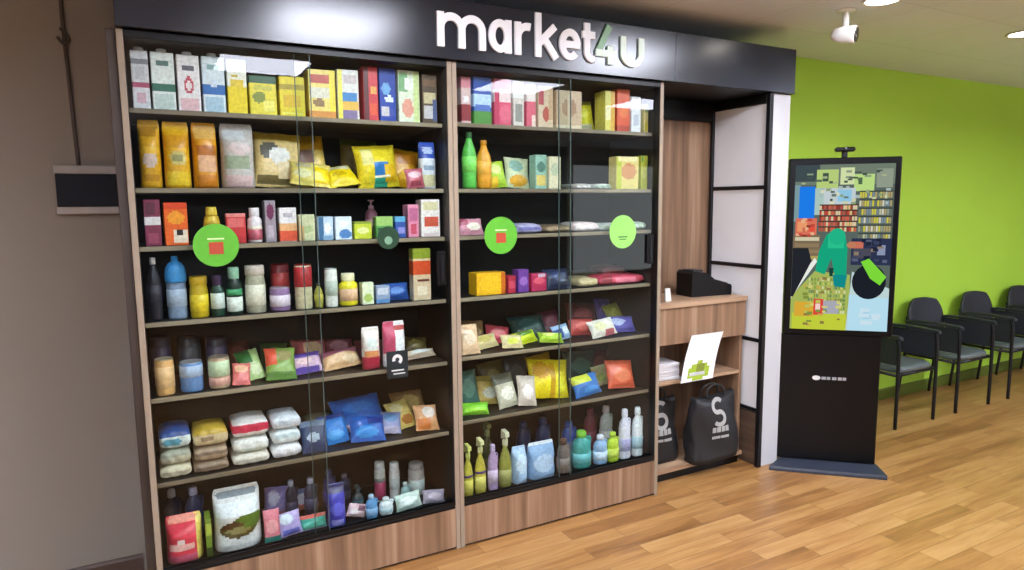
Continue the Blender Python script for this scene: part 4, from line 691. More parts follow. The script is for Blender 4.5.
('pouch', 'tissue_pack', 'pack', 'narrow pale blue pack', 'right', 6, 1, 1.659, 0.06, 0.216, 0.082, 0.19, {'d': 0.1}, 'a4c0dc', [(0.1, 0.9, 0.3, 0.8, 'c8dcec', 'e')]),
('pouch', 'tissue_pack', 'pack', 'wide sky blue pack', 'right', 6, 1, 1.7915, 0.06, 0.216, 0.159, 0.192, {'d': 0.1}, '86a8cc', [(0.1, 0.9, 0.2, 0.7, 'b4cce4', 'e'), (0, 1, 0.9, 1, 'dfe8f0')]),
('bottle', 'cleaner_bottle', 'bottle', 'taupe grey bottle', 'right', 6, 1, 1.931, 0.06, 0.216, 0.082, 0.183, {'style': 'jug', 'cap': '5a4038'}, '7a6a68', [(0, 1, 0.2, 0.6, '948480')]),
('bottle', 'cleaner_bottle', 'bottle', 'cobalt blue bottle in back row', 'right', 6, 1, 2.099, 0.26, 0.216, 0.096, 0.19, {'style': 'jug', 'cap': '3a66c0'}, '2f5cb4', [(0, 1, 0.2, 0.6, '4a7cd0')]),
('bottle', 'cleaner_bottle', 'bottle', 'teal bottle with green cap', 'right', 6, 1, 2.057, 0.06, 0.216, 0.118, 0.2, {'style': 'jug', 'cap': '7ac03c'}, '3a9a94', [(0, 1, 0.2, 0.55, '6abcc0')]),
('bottle', 'cleaner_bottle', 'bottle', 'pale blue bottle with white cap', 'right', 6, 1, 2.173, 0.06, 0.216, 0.088, 0.162, {'style': 'jug', 'cap': 'd8e0ec'}, '8cb0d4', [(0, 1, 0.2, 0.6, 'c8dcec')]),
('bottle', 'cleaner_bottle', 'bottle', 'lime bottle', 'right', 6, 1, 2.2545, 0.06, 0.216, 0.075, 0.165, {'style': 'jug', 'cap': 'b0d038'}, 'b4d034', [(0, 1, 0.2, 0.6, 'cce05a')]),
('bottle', 'bleach_bottle', 'bottle', 'off white bottle behind lime bottle', 'right', 6, 1, 2.329, 0.22, 0.216, 0.086, 0.259, {'style': 'jug', 'cap': 'd8ccd0'}, 'c4c8c0', [(0, 1, 0.2, 0.6, 'e4e4dc')]),
('bottle', 'bleach_bottle', 'bottle', 'white bottle with lavender label', 'right', 6, 1, 2.3375, 0.06, 0.216, 0.077, 0.283, {'style': 'jug', 'cap': 'dcdce8'}, 'dcdcea', [(0, 1, 0.2, 0.55, 'a8a8d0')]),
('bottle', 'bleach_bottle', 'bottle', 'white bottle with aqua label by right post', 'right', 6, 1, 2.426, 0.06, 0.216, 0.072, 0.281, {'style': 'jug', 'cap': 'e4ecf0'}, 'e0e8ec', [(0, 1, 0.2, 0.55, 'a8c8d0')]),
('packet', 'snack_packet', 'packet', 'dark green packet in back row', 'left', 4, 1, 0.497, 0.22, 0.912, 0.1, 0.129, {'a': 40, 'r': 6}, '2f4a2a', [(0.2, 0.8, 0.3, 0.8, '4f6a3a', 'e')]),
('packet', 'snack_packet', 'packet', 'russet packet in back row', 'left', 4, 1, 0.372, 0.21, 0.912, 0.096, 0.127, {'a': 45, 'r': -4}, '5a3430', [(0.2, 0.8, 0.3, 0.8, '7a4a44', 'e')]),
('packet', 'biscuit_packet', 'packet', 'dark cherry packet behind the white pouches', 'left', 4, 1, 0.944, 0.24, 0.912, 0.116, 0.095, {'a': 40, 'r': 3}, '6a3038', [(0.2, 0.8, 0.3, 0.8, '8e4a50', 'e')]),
('packet', 'sponge_pack', 'pack', 'mauve pack in second row behind pink pack', 'left', 6, 1, 0.481, 0.2, 0.216, 0.094, 0.142, {'a': 16, 'r': 6}, '9a8ac0', [(0.1, 0.6, 0.4, 0.9, 'c8c0d8', 'e'), (0, 1, 0, 0.2, 'c87a8a')]),
('packet', 'sponge_pack', 'pack', 'salmon pack in second row behind teal pack', 'left', 6, 1, 0.61, 0.19, 0.216, 0.116, 0.103, {'a': 16, 'r': -4}, 'd07a74', [(0.2, 0.8, 0.3, 0.8, 'c8c4d4', 'e'), (0, 1, 0.8, 1, '8a90c0')]),
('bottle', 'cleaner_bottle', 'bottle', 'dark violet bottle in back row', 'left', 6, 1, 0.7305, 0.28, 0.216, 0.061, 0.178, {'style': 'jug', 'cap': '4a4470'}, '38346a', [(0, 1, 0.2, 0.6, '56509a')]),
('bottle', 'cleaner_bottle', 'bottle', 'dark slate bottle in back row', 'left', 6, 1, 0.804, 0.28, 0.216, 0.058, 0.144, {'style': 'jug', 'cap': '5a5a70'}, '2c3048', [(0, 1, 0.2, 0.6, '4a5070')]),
('bottle', 'cleaner_bottle', 'bottle', 'small grey green bottle between aerosols', 'left', 6, 1, 1.058, 0.13, 0.216, 0.05, 0.105, {'style': 'jug', 'cap': 'b0c0bc'}, '8aa8a4', [(0, 1, 0.2, 0.6, 'c4d8d4')]),
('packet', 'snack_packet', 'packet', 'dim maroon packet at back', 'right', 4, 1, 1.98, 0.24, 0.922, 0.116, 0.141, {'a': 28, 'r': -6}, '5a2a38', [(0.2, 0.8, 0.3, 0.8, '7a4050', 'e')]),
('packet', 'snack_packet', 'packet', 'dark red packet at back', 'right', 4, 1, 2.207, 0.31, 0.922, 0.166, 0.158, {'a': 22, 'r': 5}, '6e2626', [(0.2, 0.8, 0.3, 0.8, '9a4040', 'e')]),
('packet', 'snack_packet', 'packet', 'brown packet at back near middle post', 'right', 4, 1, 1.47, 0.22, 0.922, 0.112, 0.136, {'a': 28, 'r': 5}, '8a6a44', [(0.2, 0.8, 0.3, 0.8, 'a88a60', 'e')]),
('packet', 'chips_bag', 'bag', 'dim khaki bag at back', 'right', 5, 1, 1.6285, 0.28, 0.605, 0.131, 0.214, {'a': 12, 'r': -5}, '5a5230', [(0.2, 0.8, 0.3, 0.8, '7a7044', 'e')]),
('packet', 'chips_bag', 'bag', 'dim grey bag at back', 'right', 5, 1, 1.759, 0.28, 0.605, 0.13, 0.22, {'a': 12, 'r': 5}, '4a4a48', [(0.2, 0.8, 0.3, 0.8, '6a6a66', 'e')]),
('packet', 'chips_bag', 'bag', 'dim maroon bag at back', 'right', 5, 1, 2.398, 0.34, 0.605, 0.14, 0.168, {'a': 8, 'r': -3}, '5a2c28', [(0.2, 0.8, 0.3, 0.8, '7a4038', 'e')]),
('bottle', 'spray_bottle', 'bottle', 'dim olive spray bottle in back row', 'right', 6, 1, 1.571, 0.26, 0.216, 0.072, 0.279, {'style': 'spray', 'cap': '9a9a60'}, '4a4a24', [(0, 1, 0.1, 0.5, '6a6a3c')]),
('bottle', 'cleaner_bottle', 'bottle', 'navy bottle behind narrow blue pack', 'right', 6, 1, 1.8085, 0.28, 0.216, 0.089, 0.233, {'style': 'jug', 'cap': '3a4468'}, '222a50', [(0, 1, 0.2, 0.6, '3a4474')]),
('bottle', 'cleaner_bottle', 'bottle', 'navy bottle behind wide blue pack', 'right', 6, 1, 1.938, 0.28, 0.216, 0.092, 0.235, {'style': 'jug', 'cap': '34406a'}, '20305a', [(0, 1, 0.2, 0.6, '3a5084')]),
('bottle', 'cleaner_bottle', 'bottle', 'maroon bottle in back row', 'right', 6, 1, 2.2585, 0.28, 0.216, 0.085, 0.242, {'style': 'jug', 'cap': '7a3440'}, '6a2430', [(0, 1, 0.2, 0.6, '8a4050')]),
]
# ------------------------------------------------------------------ the room
CEIL = 2.662
WALLY = .52
carcass = M('140f0d', .5, .1, 8)
blackm = M('08080a', .4, .05, 10, 0, .3)
blackmetal = M('131316', .4, .05, 10, .2)
oak = wood_mat('vertical_walnut_laminate', '6a503a', '8a6a50', 'a6896e', 'Z', .45, .04, 30)
oak_h = wood_mat('horizontal_walnut_laminate', '7a5f48', '98785c', 'b09274', 'X', .45, .04, 30)
edge = M('93836f', .5, .06, 20)
lipm = wood_mat('shelf_edge_band', '6f6250', '857862', '9c8f78', 'X', .5, .05, 30)
whitep = M('d6d6d2', .5, .03, 6)

def structure(mb, name, **k):
    o = mb.build(name, **k); o['kind'] = 'structure'; return o

structure(MB().box(-4, 10.5, -7.5, WALLY + .1, -.05, 0, floor_mat()), 'floor')
structure(MB().box(-4, 10.5, -7.5, WALLY + .1, CEIL, CEIL + .05, ceiling_mat()), 'ceiling')
greige = M(GREIGE, .8, .03, 1.5)
structure(MB().box(-4, 3.40, WALLY, WALLY + .1, 0, CEIL, greige), 'wall_back')
structure(MB().box(3.40, 10.5, WALLY, WALLY + .1, 0, CEIL, M('abd63f', .7, .03, 1.5)), 'wall_green')
structure(MB().box(-4.1, -4, -7.5, WALLY, 0, CEIL, greige), 'wall_left')
structure(MB().box(10.5, 10.6, -7.5, WALLY, 0, CEIL, M('c9c5bc', .8, .03, 1.5)), 'wall_right')
structure(MB().box(-4, 6.8, -7.6, -7.5, 0, CEIL, M('4c4d50', .8, .03, 1.5)), 'wall_front')
structure(MB().box(6.8, 10.5, -7.6, -7.5, 0, CEIL, M('dcd9d2', .8, .03, 1.5)), 'wall_front_pale')
wf = MB()      # street window behind the camera: daylight
for a_, b_, c_, d_ in ((6.86, 9.0, .3, .36), (6.86, 9.0, 2.36, 2.42), (6.86, 6.92, .36, 2.36), (8.94, 9.0, .36, 2.36), (6.92, 8.94, 2.34, 2.36)):
    wf.box(a_, b_, -7.498, -7.45, c_, d_, M('8a8a88', .4, .03, 8))
wn = structure(wf, 'window_1')
dl = MB().box(6.92, 8.94, -7.497, -7.49, .36, 2.36, emit_mat('daylight_pane', 'e8f0f4', WIN_E)).build('pane', wn)
skirt = M('4a3527', .5, .06, 8)
def skirting(x0, x1, mat):
    mb = MB(); h = .09
    prof = [(WALLY, 0), (WALLY - .016, 0), (WALLY - .016, h - .012), (WALLY - .008, h), (WALLY, h)]
    mb.loft([[(x0, y, z) for y, z in prof], [(x1, y, z) for y, z in prof]], mat)
    return mb
structure(skirting(-4, -.07, skirt), 'baseboard_back')
structure(skirting(3.50, 10.5, M('5a6a1c', .5, .06, 8)), 'baseboard_green')

# ------------------------------------------------------------------ shelves of goods: the two cabinets
HB, HT = 2.283, 2.536          # underside and top of the header
GZ0 = .25
glass = glass_mat()
def disc(mb, x, y, z, r, t, mat, n=32):
    v0 = [(x + r * cos(2 * PI * i / n), y, z + r * sin(2 * PI * i / n)) for i in range(n)]
    v1 = [(p[0], y + t, p[2]) for p in v0]
    mb.loft([v1, v0], mat)

def cabinet(x0, x1, shelves, label, panes, stickers, handles):
    t = thing('display_cabinet', label, 'cabinet', (x0, 0, 0), 0, 'glass fronted display cabinets')
    W = x1 - x0; p = .022
    for nm, a, b in (('side_panel', 0, p), ('side_panel', W - p, W)):
        mb = MB(); mb.box(a, b, .004, .46, 0, HB - .002, carcass)
        s = mb.build(nm, t)
        e = MB(); e.box(a, b, -.003, .004, 0, HB - .002, edge, .0015); e.build('edge_strip', s)
    MB().box(p, W - p, .445, .46, .012, HB - .002, carcass).build('back_panel', t)
    MB().box(p, W - p, 0, .018, .012, .205, oak).build('plinth_panel', t)
    MB().box(p, W - p, .012, .03, 0, .012, blackm).build('shadow_gap_strip', t)  # thin shadow gap under the plinth, put in as a black strip
    tr = MB(); tr.box(p, W - p, -.001, .045, .205, .222, blackm, .002); tr.box(p, W - p, -.001, .004, .222, .240, blackm); tr.box(p, W - p, .02, .023, .222, .232, blackm); tr.box(p, W - p, .042, .045, .222, .232, blackm)
    tr.build('door_track', t)
    MB().box(p, W - p, .046, .445, .19, .2158, carcass).build('bottom_board', t)
    tt = MB(); tt.box(p, W - p, -.001, .045, HB - .03, HB - .002, blackm, .002); tt.build('upper_track', t)
    MB().box(p, W - p, .045, .445, HB - .03, HB - .012, carcass).build('top_board', t)
    for z in shelves:
        s = MB().box(p + .001, W - p - .001, .066, .444, z - .0175, z, carcass).build('shelf', t)
        MB().box(p + .001, W - p - .001, .06, .066, z - .018, z + .0002, lipm, .001).build('edge_band', s)
    mid = W / 2
    for k, (a, b, y) in enumerate(((p + .001, mid + .03, .007), (mid - .03, W - p - .001, .027))):
        g = MB(); g.box(a, b, y, y + .006, .226, HB - .03, glass)
        d = g.build('sliding_door', t)
        e = MB(); s_ = b - .004 if k == 0 else a
        e.box(s_, s_ + .003, y - .0006, y + .0066, .2262, HB - .031, M('4a5a58', .4, .03, 10, 0, .3), .0005)
        e.build('glass_edge', d)
        for st in stickers:
            if st[0] != k: continue
            st[1](d, st[2] - x0, y - .0012, st[3])
        for hh in handles:
            if hh[0] != k: continue
            hm = MB(); hm.box(hh[1] - x0 - .022, hh[1] - x0 + .022, y - .016, y - .001, hh[2] - .08, hh[2] + .08, blackm, .005)
            hm.box(hh[1] - x0 - .006, hh[1] - x0 + .006, y - .021, y - .016, hh[2] - .06, hh[2] + .06, blackmetal, .002)
            hm.build('handle', d)
    return t

green_st = M('57a62c', .4, .04, 30); red_st = M('a8402a', .4, .05, 30); lime_st = M('8ccc62', .4, .04, 30); dkg = M('2f5a2a', .4, .05, 30)
def round_sticker(face, r=.078, mark=True):
    def f(parent, x, y, z):
        mb = MB(); disc(mb, x, y, z, r, .001, face)
        s = mb.build('sticker', parent); s['label'] = 'round green sticker'
        m = MB()
        if mark:
            m.box(x - .026, x + .026, y - .0006, y - .0001, z - .035, z + .012, red_st)
            m.box(x - .03, x + .03, y - .0006, y - .0001, z + .022, z + .028, M('cfe0a8', .4))
        else:
            m.box(x - .03, x + .03, y - .0006, y - .0001, z - .03, z - .024, dkg); m.box(x - .022, x + .022, y - .0006, y - .0001, z - .042, z - .037, dkg)
        m.build('printed_mark', s)
    return f
def dark_round_sticker(parent, x, y, z):
    mb = MB(); disc(mb, x, y, z, .05, .001, M('1d3a26', .4, .05, 30)); s = mb.build('sticker', parent); s['label'] = 'dark green round sticker'
    m = MB(); disc(m, x, y - .0006, z - .012, .018, .0005, M('6f9478', .4)); m.build('printed_mark', s)
def dark_square_sticker(parent, x, y, z):
    mb = MB(); mb.box(x - .05, x + .05, y, y + .001, z - .062, z + .062, M('1b2426', .4, .05, 30)); s = mb.build('sticker', parent); s['label'] = 'dark rectangular sticker with white mark'
    m = MB(); ribbon(m, arc(x, z + .022, .017, -60, 200, 12), .007, y - .0006, y - .0001, whitep)
    m.box(x - .028, x + .03, y - .0006, y - .0001, z - .03, z - .024, whitep); m.box(x - .02, x + .035, y - .0006, y - .0001, z - .045, z - .04, whitep)
    m.build('printed_mark', s)

LZ = [2.015, 1.722, 1.502, 1.21, .912, .57]
RZ = [2.024, 1.722, 1.502, 1.208, .922, .605]
# filler boards at the left end
cabinet(-.012, 1.275, LZ, 'left glass fronted display cabinet beside the plain grey wall', None,
        [(0, round_sticker(green_st, .083), .273, 1.502), (1, dark_round_sticker, .971, 1.508), (1, dark_square_sticker, .995, .937)],
        [(1, 1.215, 1.36)])
cabinet(1.277, 2.497, RZ, 'right glass fronted display cabinet beside the service counter nook', None,
        [(0, round_sticker(green_st, .088), 1.518, 1.502), (1, round_sticker(lime_st, .088, False), 2.256, 1.498)],
        [(1, 2.435, 1.40)])
fp = MB(); fp.box(-.044, -.0125, .012, .46, 0, HB - .002, wood_mat('dark_walnut_filler', '2c2018', '382a1f', '453527', 'Z', .5, .05, 30), .001)
tag(fp.build('filler_panel'), 'narrow dark brown filler board at the left end of the left cabinet', 'panel')

# ------------------------------------------------------------------ header with its sign
def header_mat():
    m, nt, out = new_mat('glossy_navy_panel')
    b = principled(nt, out, Roughness=.30)
    b.inputs['Base Color'].default_value = lin(HDR[0]); b.inputs['Specular IOR Level'].default_value = HDR[1]
    b.inputs['Roughness'].default_value = HDR[2]; b.inputs['IOR'].default_value = 1.6
    return m
HDR = ('0b1120', .5, .25)
hm = header_mat()
hd = thing('header_sign', 'long dark navy header board with white raised market4u lettering', 'sign', (0, 0, 0))
for a, b in ((-.012, 2.549), (2.5515, 3.478)):
    MB().box(a, b, -.03, -.012, HB, HT, hm, .0015).build('front_panel', hd)
MB().box(-.012, 3.478, -.012, WALLY - .002, HT - .03, HT - .004, carcass).build('top_board', hd)
MB().box(-.012, 3.478, -.0118, WALLY - .002, HB - .0005, HB + .02, blackm).build('soffit_board', hd)
MB().box(3.458, 3.478, -.0118, WALLY - .002, HB + .021, HT - .031, M('b8b8b4', .5, .03)).build('end_board', hd)

ltr_white = M('eeeef0', .4, .02, 10); ltr_mint = M('dcefe0', .4, .04, 10); ltr_green = M('7aa67e', .4, .08, 10)
BZ, XH, HW = 2.331, .146, .0165
def letters(parent, x_of, z0, sc, y0, y1, mats):
    """market4u: each letter a mesh of its own, drawn in strokes on the XZ plane"""
    w, mint, grn = mats; h = HW
    def S(name, strokes):
        mb = MB()
        for k, (pts, mat) in enumerate(strokes):
            ribbon(mb, [(x_of(px), z0 + pz * sc) for px, pz in pts], h * sc, y0 - k * .0003 * sc, y1, mat)
        mb.build('letter', parent)
    X = XH
    # m 1.196-1.429
    a, b, c = 1.196 + h, 1.3125, 1.429 - h; r = (b - a) / 2
    S('m', [([(a, 0), (a, X)], w), (arc(a + r, X - h - r, r, 180, 0, 14, r)[0:] + [(b, 0)], w), (arc(b + r, X - h - r, r, 180, 0, 14, r) + [(c, 0)], w)])
    # a 1.444-1.557
    ra = (1.557 - 1.444) / 2 - h; ca = 1.444 + h + ra
    S('a', [(arc(ca, X / 2, ra, 0, 360, 28, X / 2 - h), w), ([(1.557 - h * .8, 0), (1.557 - h * .8, X)], w)])
    # r
    a = 1.578 + h
    S('r', [([(a, 0), (a, X)], w), (arc(a + .052, X - h - .05, .052, 180, 75, 10, .05), w)])
    # k
    a = 1.686 + h
    S('k', [([(a, 0), (a, X * 1.36)], w), ([(a, X * .40), (1.794, X)], w), ([(a + .034, X * .58), (1.802, 0)], w)])
    # e
    re = (1.939 - 1.819) / 2 - h; ce = 1.819 + h + re
    S('e', [(arc(ce, X / 2, re, 0, 318, 28, X / 2 - h), w), ([(ce - re, X / 2), (ce + re + h * .9, X / 2)], w)])
    # t
    a = 1.978
    S('t', [([(a, X * 1.26)] + arc(a + .034, .034 + h, .034, 180, 285, 8), w), ([(1.949, X - h), (2.024, X - h)], w)])
    # 4 and u
    S('4', [([(2.112, X * 1.26), (2.042, .052)], grn), ([(2.030, .052), (2.157, .052)], mint), ([(2.118, 0), (2.118, X * .62)], mint)])
    ru = (2.328 - 2.181) / 2 - h; cu = 2.181 + h + ru
    S('u', [([(cu - ru, X), (cu - ru, h + ru * .8)] + arc(cu, h + ru * .8, ru, 180, 360, 18, ru * .8)[1:] + [(cu + ru, X)], mint)])
letters(hd, lambda x: x, BZ, 1, -.042, -.0305, (ltr_white, ltr_mint, ltr_green))

# ------------------------------------------------------------------ goods
make_goods(GOODS)

# ------------------------------------------------------------------ service nook
cn = thing('service_counter', 'walnut laminate counter with tall back board in the nook right of the cabinets', 'counter', (2.50, 0, 0))
x0, x1, cy0 = 2.515 - 2.5, 3.27 - 2.5, .10
MB().box(.0, .82, .47, .49, 0, HB - .003, oak).build('back_board', cn)
MB().box(0, .79, .44, .4695, 2.16, HB - .003, blackm).build('dark_strip', cn)  # black strip across the top of the back board
MB().box(x0, x1, cy0 - .012, .468, 1.045, 1.075, oak_h, .002).build('worktop', cn)
fr = MB().box(x0 + .02, x1, cy0, cy0 + .02, .83, 1.0445, oak, .001).build('drawer_front', cn)
MB().box(.33, .56, cy0 - .014, cy0 - .0005, .845, .858, blackm, .003).build('drawer_pull', fr)
MB().box(x1 - .022, x1, cy0 + .0205, .468, .085, 1.0445, oak, .001).build('side_panel', cn)
MB().box(x0, x0 + .02, cy0, .468, .085, 1.0445, oak, .001).build('side_panel', cn)
MB().box(x0 + .0205, x1 - .0225, cy0 + .02, .468, .585, .605, oak_h, .001).build('shelf', cn)
MB().box(x0, x1, cy0 - .005, .468, .06, .0845, oak_h, .001).build('bottom_board', cn)
MB().box(x0, x1, cy0 + .03, .468, 0, .0595, blackm).build('kick_board', cn)

# card reader / receipt printer, black, on the counter
tm = thing('receipt_printer', 'black wedge shaped receipt printer on the counter worktop', 'printer', (3.085, .27, 1.0755), math.radians(-6))
b = MB()
prof = [(-.15, 0), (.15, 0), (.152, .05), (.145, .065), (.03, .095), (-.04, .145), (-.135, .158), (-.15, .14)]
b.loft([[(px, -.075, z) for px, z in prof], [(px, -.08 + .01, z) for px, z in prof], [(px, .08, z) for px, z in prof]], blackm); b.build('body', tm)
c = MB(); c.box(-.13, -.05, -.05, .05, .15, .162, M('1c1c20', .5), .002); c.build('lid', tm)
kb = MB(); kb.loft([[(px, -.05, z + .001) for px, z in ((.05, .088), (.14, .064), (.14, .071), (.05, .096))], [(px, .05, z + .001) for px, z in ((.05, .088), (.14, .064), (.14, .071), (.05, .096))]], M('2c2c34', .35)); kb.build('keypad', tm)
# small white slip at the left
sl = MB(); sl.loft([[(-.02, 0, 0), (.02, 0, 0), (.02, .012, 0), (-.02, .012, 0)], [(-.018, .01, .075), (.018, .01, .075), (.018, .016, .075), (-.018, .016, .075)]], whitep)
tag(sl.build('card_holder', None, (2.70, .16, 1.0755)), 'small white upright card standing at the left end of the worktop', 'card')

# leaflet display and papers
paper = M('e6e6e8', .6, .02, 10); pgreen = M('8fa822', .6, .1, 60); polive = M('6f7a1c', .6, .1, 60)
fly = thing('leaflet', 'white leaflet with green picture leaning out over the counter shelf', 'leaflet', (2.865, .125, .607))
W2, H2 = .125, .27
f = MB()
nz_ = 14
def fl_pt(u, v): return (u * W2 + .095 * v - .035, -.075 + .02 * sin(v * 2.2) - .05 * v * 0 + .0, v * H2)
vs = []; fs = []; ms = []
for s_ in (0, 1):
    o_ = len(vs)
    for k in range(nz_ + 1):
        for i in range(13):
            px, py, pz = fl_pt(-1 + 2 * i / 12, k / nz_); vs.append((px, py + s_ * .0025, pz))
    for k in range(nz_):
        for i in range(12):
            q = (o_ + k * 13 + i, o_ + k * 13 + i + 1, o_ + (k + 1) * 13 + i + 1, o_ + (k + 1) * 13 + i)
            u, v = (i + .5) / 12, (k + .5) / nz_
            m_ = paper
            if s_ == 0 and ((u - .5) / .36) ** 2 + ((v - .2) / .2) ** 2 < 1: m_ = pgreen
            if s_ == 0 and ((u - .55) / .16) ** 2 + ((v - .27) / .12) ** 2 < 1: m_ = polive
            fs.append(q if s_ == 0 else q[::-1]); ms.append(m_)
N_ = (nz_ + 1) * 13
edge_ = list(range(13)) + [k * 13 + 12 for k in range(1, nz_ + 1)] + [nz_ * 13 + i for i in range(11, -1, -1)] + [k * 13 for k in range(nz_ - 1, 0, -1)]
for a, b_ in zip(edge_, edge_[1:] + edge_[:1]): fs.append((b_, a, a + N_, b_ + N_)); ms.append(paper)
f.add(vs, fs, None, False, ms); f.build('sheet', fly)
st = MB(); st.box(-.09, .03, -.075, .05, -.001, .004, M('b8b8bc', .3), .001); st.box(-.09, .03, -.07, -.064, .004, .05, M('b8b8bc', .3), .001); st.build('stand', fly)
for k in range(5):
    pm_ = MB(); z = .6055 + k * .02
    pm_.box(-.11, .11, -.075, .075, 0, .0185, M('e2dfe0', .7, .03, 12), .002)
    tag(pm_.build('paper_pack', None, (2.675, .225, z), (0, 0, math.radians((-3, 2, -1, 4, -2)[k]))),
        ('lowest pack of white paper on the counter shelf', 'second lowest pack of white paper on the counter shelf', 'middle pack of white paper on the counter shelf',
         'second pack from top of the white paper on the counter shelf', 'topmost pack of white paper on the counter shelf')[k], 'paper', 'white paper packs on the counter shelf')

# black carrier bags with a white mark
bagm = M('1a1a1c', .55, .15, 9, bump=.2)
bagw = M('a4a4a0', .6, .08, 20)
def carrier_bag(label, loc, w, h, d, rz, seed):
    t = thing('carrier_bag', label, 'bag', loc, rz, 'black carrier bags under the counter')
    r = random.Random(seed); mb = MB(); n = 32; rings = []
    for k in range(15):
        v = k / 14; dd = d * (1 - .55 * v ** 1.5); ring = []
        ww = w * (1 - .08 * v + .05 * sin(3 * v))
        for j in range(n):
            a = 2 * PI * j / n; ex = 4
            px = ww / 2 * math.copysign(abs(cos(a)) ** (2 / ex), cos(a)); py = dd / 2 * math.copysign(abs(sin(a)) ** (2 / ex), sin(a))
            py += .012 * sin(5 * px / w + 6 * v + seed) * (v > .05)
            ring.append((px + .006 * sin(11 * v + j), py, v * h + (.02 * cos(2 * a) - .012 if k == 14 else 0)))
        rings.append(ring)
    mb.loft(rings, bagm, smooth=True); b = mb.build('body', t)
    for s in (-1, 1):
        hh = MB(); yy = s * d * .18
        hh.tube(bez_smooth([(-w * .2, yy, h * .97), (-w * .17, yy * .8, h + .04), (0, yy * .6, h + .06), (w * .17, yy * .8, h + .04), (w * .2, yy, h * .97)]), .006, bagm, 8)
        hh.build('handle', t)
    m = MB()
    # S shaped swirl and two worn lines of print, laid on the curved front
    def on_front(x, v):
        dd = d * (1 - .55 * v ** 1.5); ww = w * (1 - .08 * v + .05 * sin(3 * v))
        q = min(1, abs(2 * x / ww)); yy = -dd / 2 * (1 - q ** 4) ** .25
        return yy - .012 * 0 + (.012 * sin(5 * x / w + 6 * v + seed)) - .004
    def strip(pts, hw):
        P = [Vector(p) for p in pts]; vs = []
        for i, p in enumerate(P):
            tt = (P[min(i + 1, len(P) - 1)] - P[max(i - 1, 0)]).normalized(); nn = Vector((-tt.y, tt.x))
            for off in (hw, -hw):
                q = p + nn * off; vs.append((q.x, on_front(q.x, q.y / h), q.y))
        N = len(P); vs += [(x, y + .002, z) for x, y, z in vs]
        fs = []
        for i in range(N - 1):
            a, b_, c_, d_ = 2 * i, 2 * i + 1, 2 * i + 3, 2 * i + 2
            fs += [(a, b_, c_, d_), (2 * N + d_, 2 * N + c_, 2 * N + b_, 2 * N + a), (a, d_, 2 * N + d_, 2 * N + a), (c_, b_, 2 * N + b_, 2 * N + c_)]
        m.add(vs, fs, bagw)
    cz = h * .75; R = .038
    strip(arc(0, cz + R * .95, R * 1.25, 35, 250, 16, R) + arc(0, cz - R * .95, R * 1.25, 70, -145, 16, R), .0125)
    for x_a, x_b in ((-.06, -.035), (-.028, .002), (.01, .035), (.042, .068)):
        strip([(x_a + (x_b - x_a) * i / 3, h * .49) for i in range(4)], .016)
    for x_a, x_b in ((-.06, .0), (.008, .066)):
        strip([(x_a + (x_b - x_a) * i / 5, h * .37) for i in range(6)], .008)
    m.build('printed_mark', b)
    return t
carrier_bag('black carrier bag with white swirl, the right one beneath the leaflet', (3.02, .115, .085), .38, .40, .15, math.radians(3), 1.3)
carrier_bag('black carrier bag with white swirl, the left one beneath the paper packs', (2.69, .245, .085), .27, .39, .14, math.radians(-2), 2.1)

# white partition wall with black frame, right of the nook
PX = 3.325
structure(MB().box(PX, 3.478, 0, WALLY - .001, 0, HB - .003, M('c6c7ca', .6, .02, 3)), 'wall_nook')
pf = thing('framed_panel', 'white panels in a black metal frame on the nook side wall', 'panel', (PX, 0, 0))
def bar(nm, y0, y1, z0, z1, dx=.03):
    MB().box(-dx, -.001, y0, y1, z0, z1, blackmetal, .002).build(nm, pf)
bar('upright', -.012, .018, 0, HB - .006); bar('upright', .438, .462, .0, HB - .006)
bar('rail', .0185, .4375, 2.225, HB - .006)
for z, zh in ((1.735, .011), (1.255, .011), (.80, .011), (.36, .009)): bar('rail', .0185, .4375, z - zh, z + zh, .026)
for za, zb in ((.37, .788), (.812, 1.243), (1.267, 1.723), (1.747, 2.224)):
    MB().box(-.016, -.006, .019, .437, za, zb, M('f0f1f2', .5, .02, 4), .001).build('white_panel', pf)

MB().box(-.02, -.004, .019, .437, .004, .34, wood_mat('dark_kick_board', '4a3a2e', '5c4838', '705a48', 'Y', .5, .06, 30), .001).build('kick_panel', pf)

# ------------------------------------------------------------------ self-service kiosk
ang = math.atan2(-.689, .725)
kio = thing('self_service_kiosk', 'tall black self service kiosk with lit screen in front of the green wall', 'kiosk', (3.465, .03, 0), ang)
KW, KH, KX = .625, 1.905, .012
gloss = M('060608', .3, .03, 6, 0, .25); satin = M('2f3440', .42, .05, 8)
b = MB(); b.box(.03, .60, .005, .06, .028, .83, gloss, .004); b.build('lower_body', kio)
b = MB(); b.box(.04, .655, .0, .065, .83, KH, gloss, .006); up = b.build('display_housing', kio)
b = MB(); foot = [(-.03, -.165), (.63, -.165), (.615, .0), (.60, .075), (.08, .075), (.05, .0)]
b.loft([[(px, py, 0) for px, py in foot], [(px, py, .014) for px, py in foot], [(px, py + (.006 if py < -.1 else 0), .026) for px, py in foot]], satin); b.build('base_plate', kio)
c = MB(); c.box(.335, .365, .02, .045, KH, KH + .035, blackm, .003); c.loft([[(.315, y, z) for y, z in ((.008, KH + .035), (.05, KH + .035), (.05, KH + .06), (.008, KH + .06))], [(.295, y, z) for y, z in ((.0, KH + .045), (.055, KH + .045), (.055, KH + .065), (.0, KH + .065))]], blackm)
c = MB(); c.box(.335, .365, .02, .045, KH, KH + .036, blackm, .003); c.box(.295, .405, .005, .055, KH + .036, KH + .062, blackm, .008)
cam = c.build('camera_bracket', kio)
l = MB(); l.lathe([(.012, 0), (.012, .006), (.008, .008), (.001, .008)], M('2a2c34', .1), n=16)
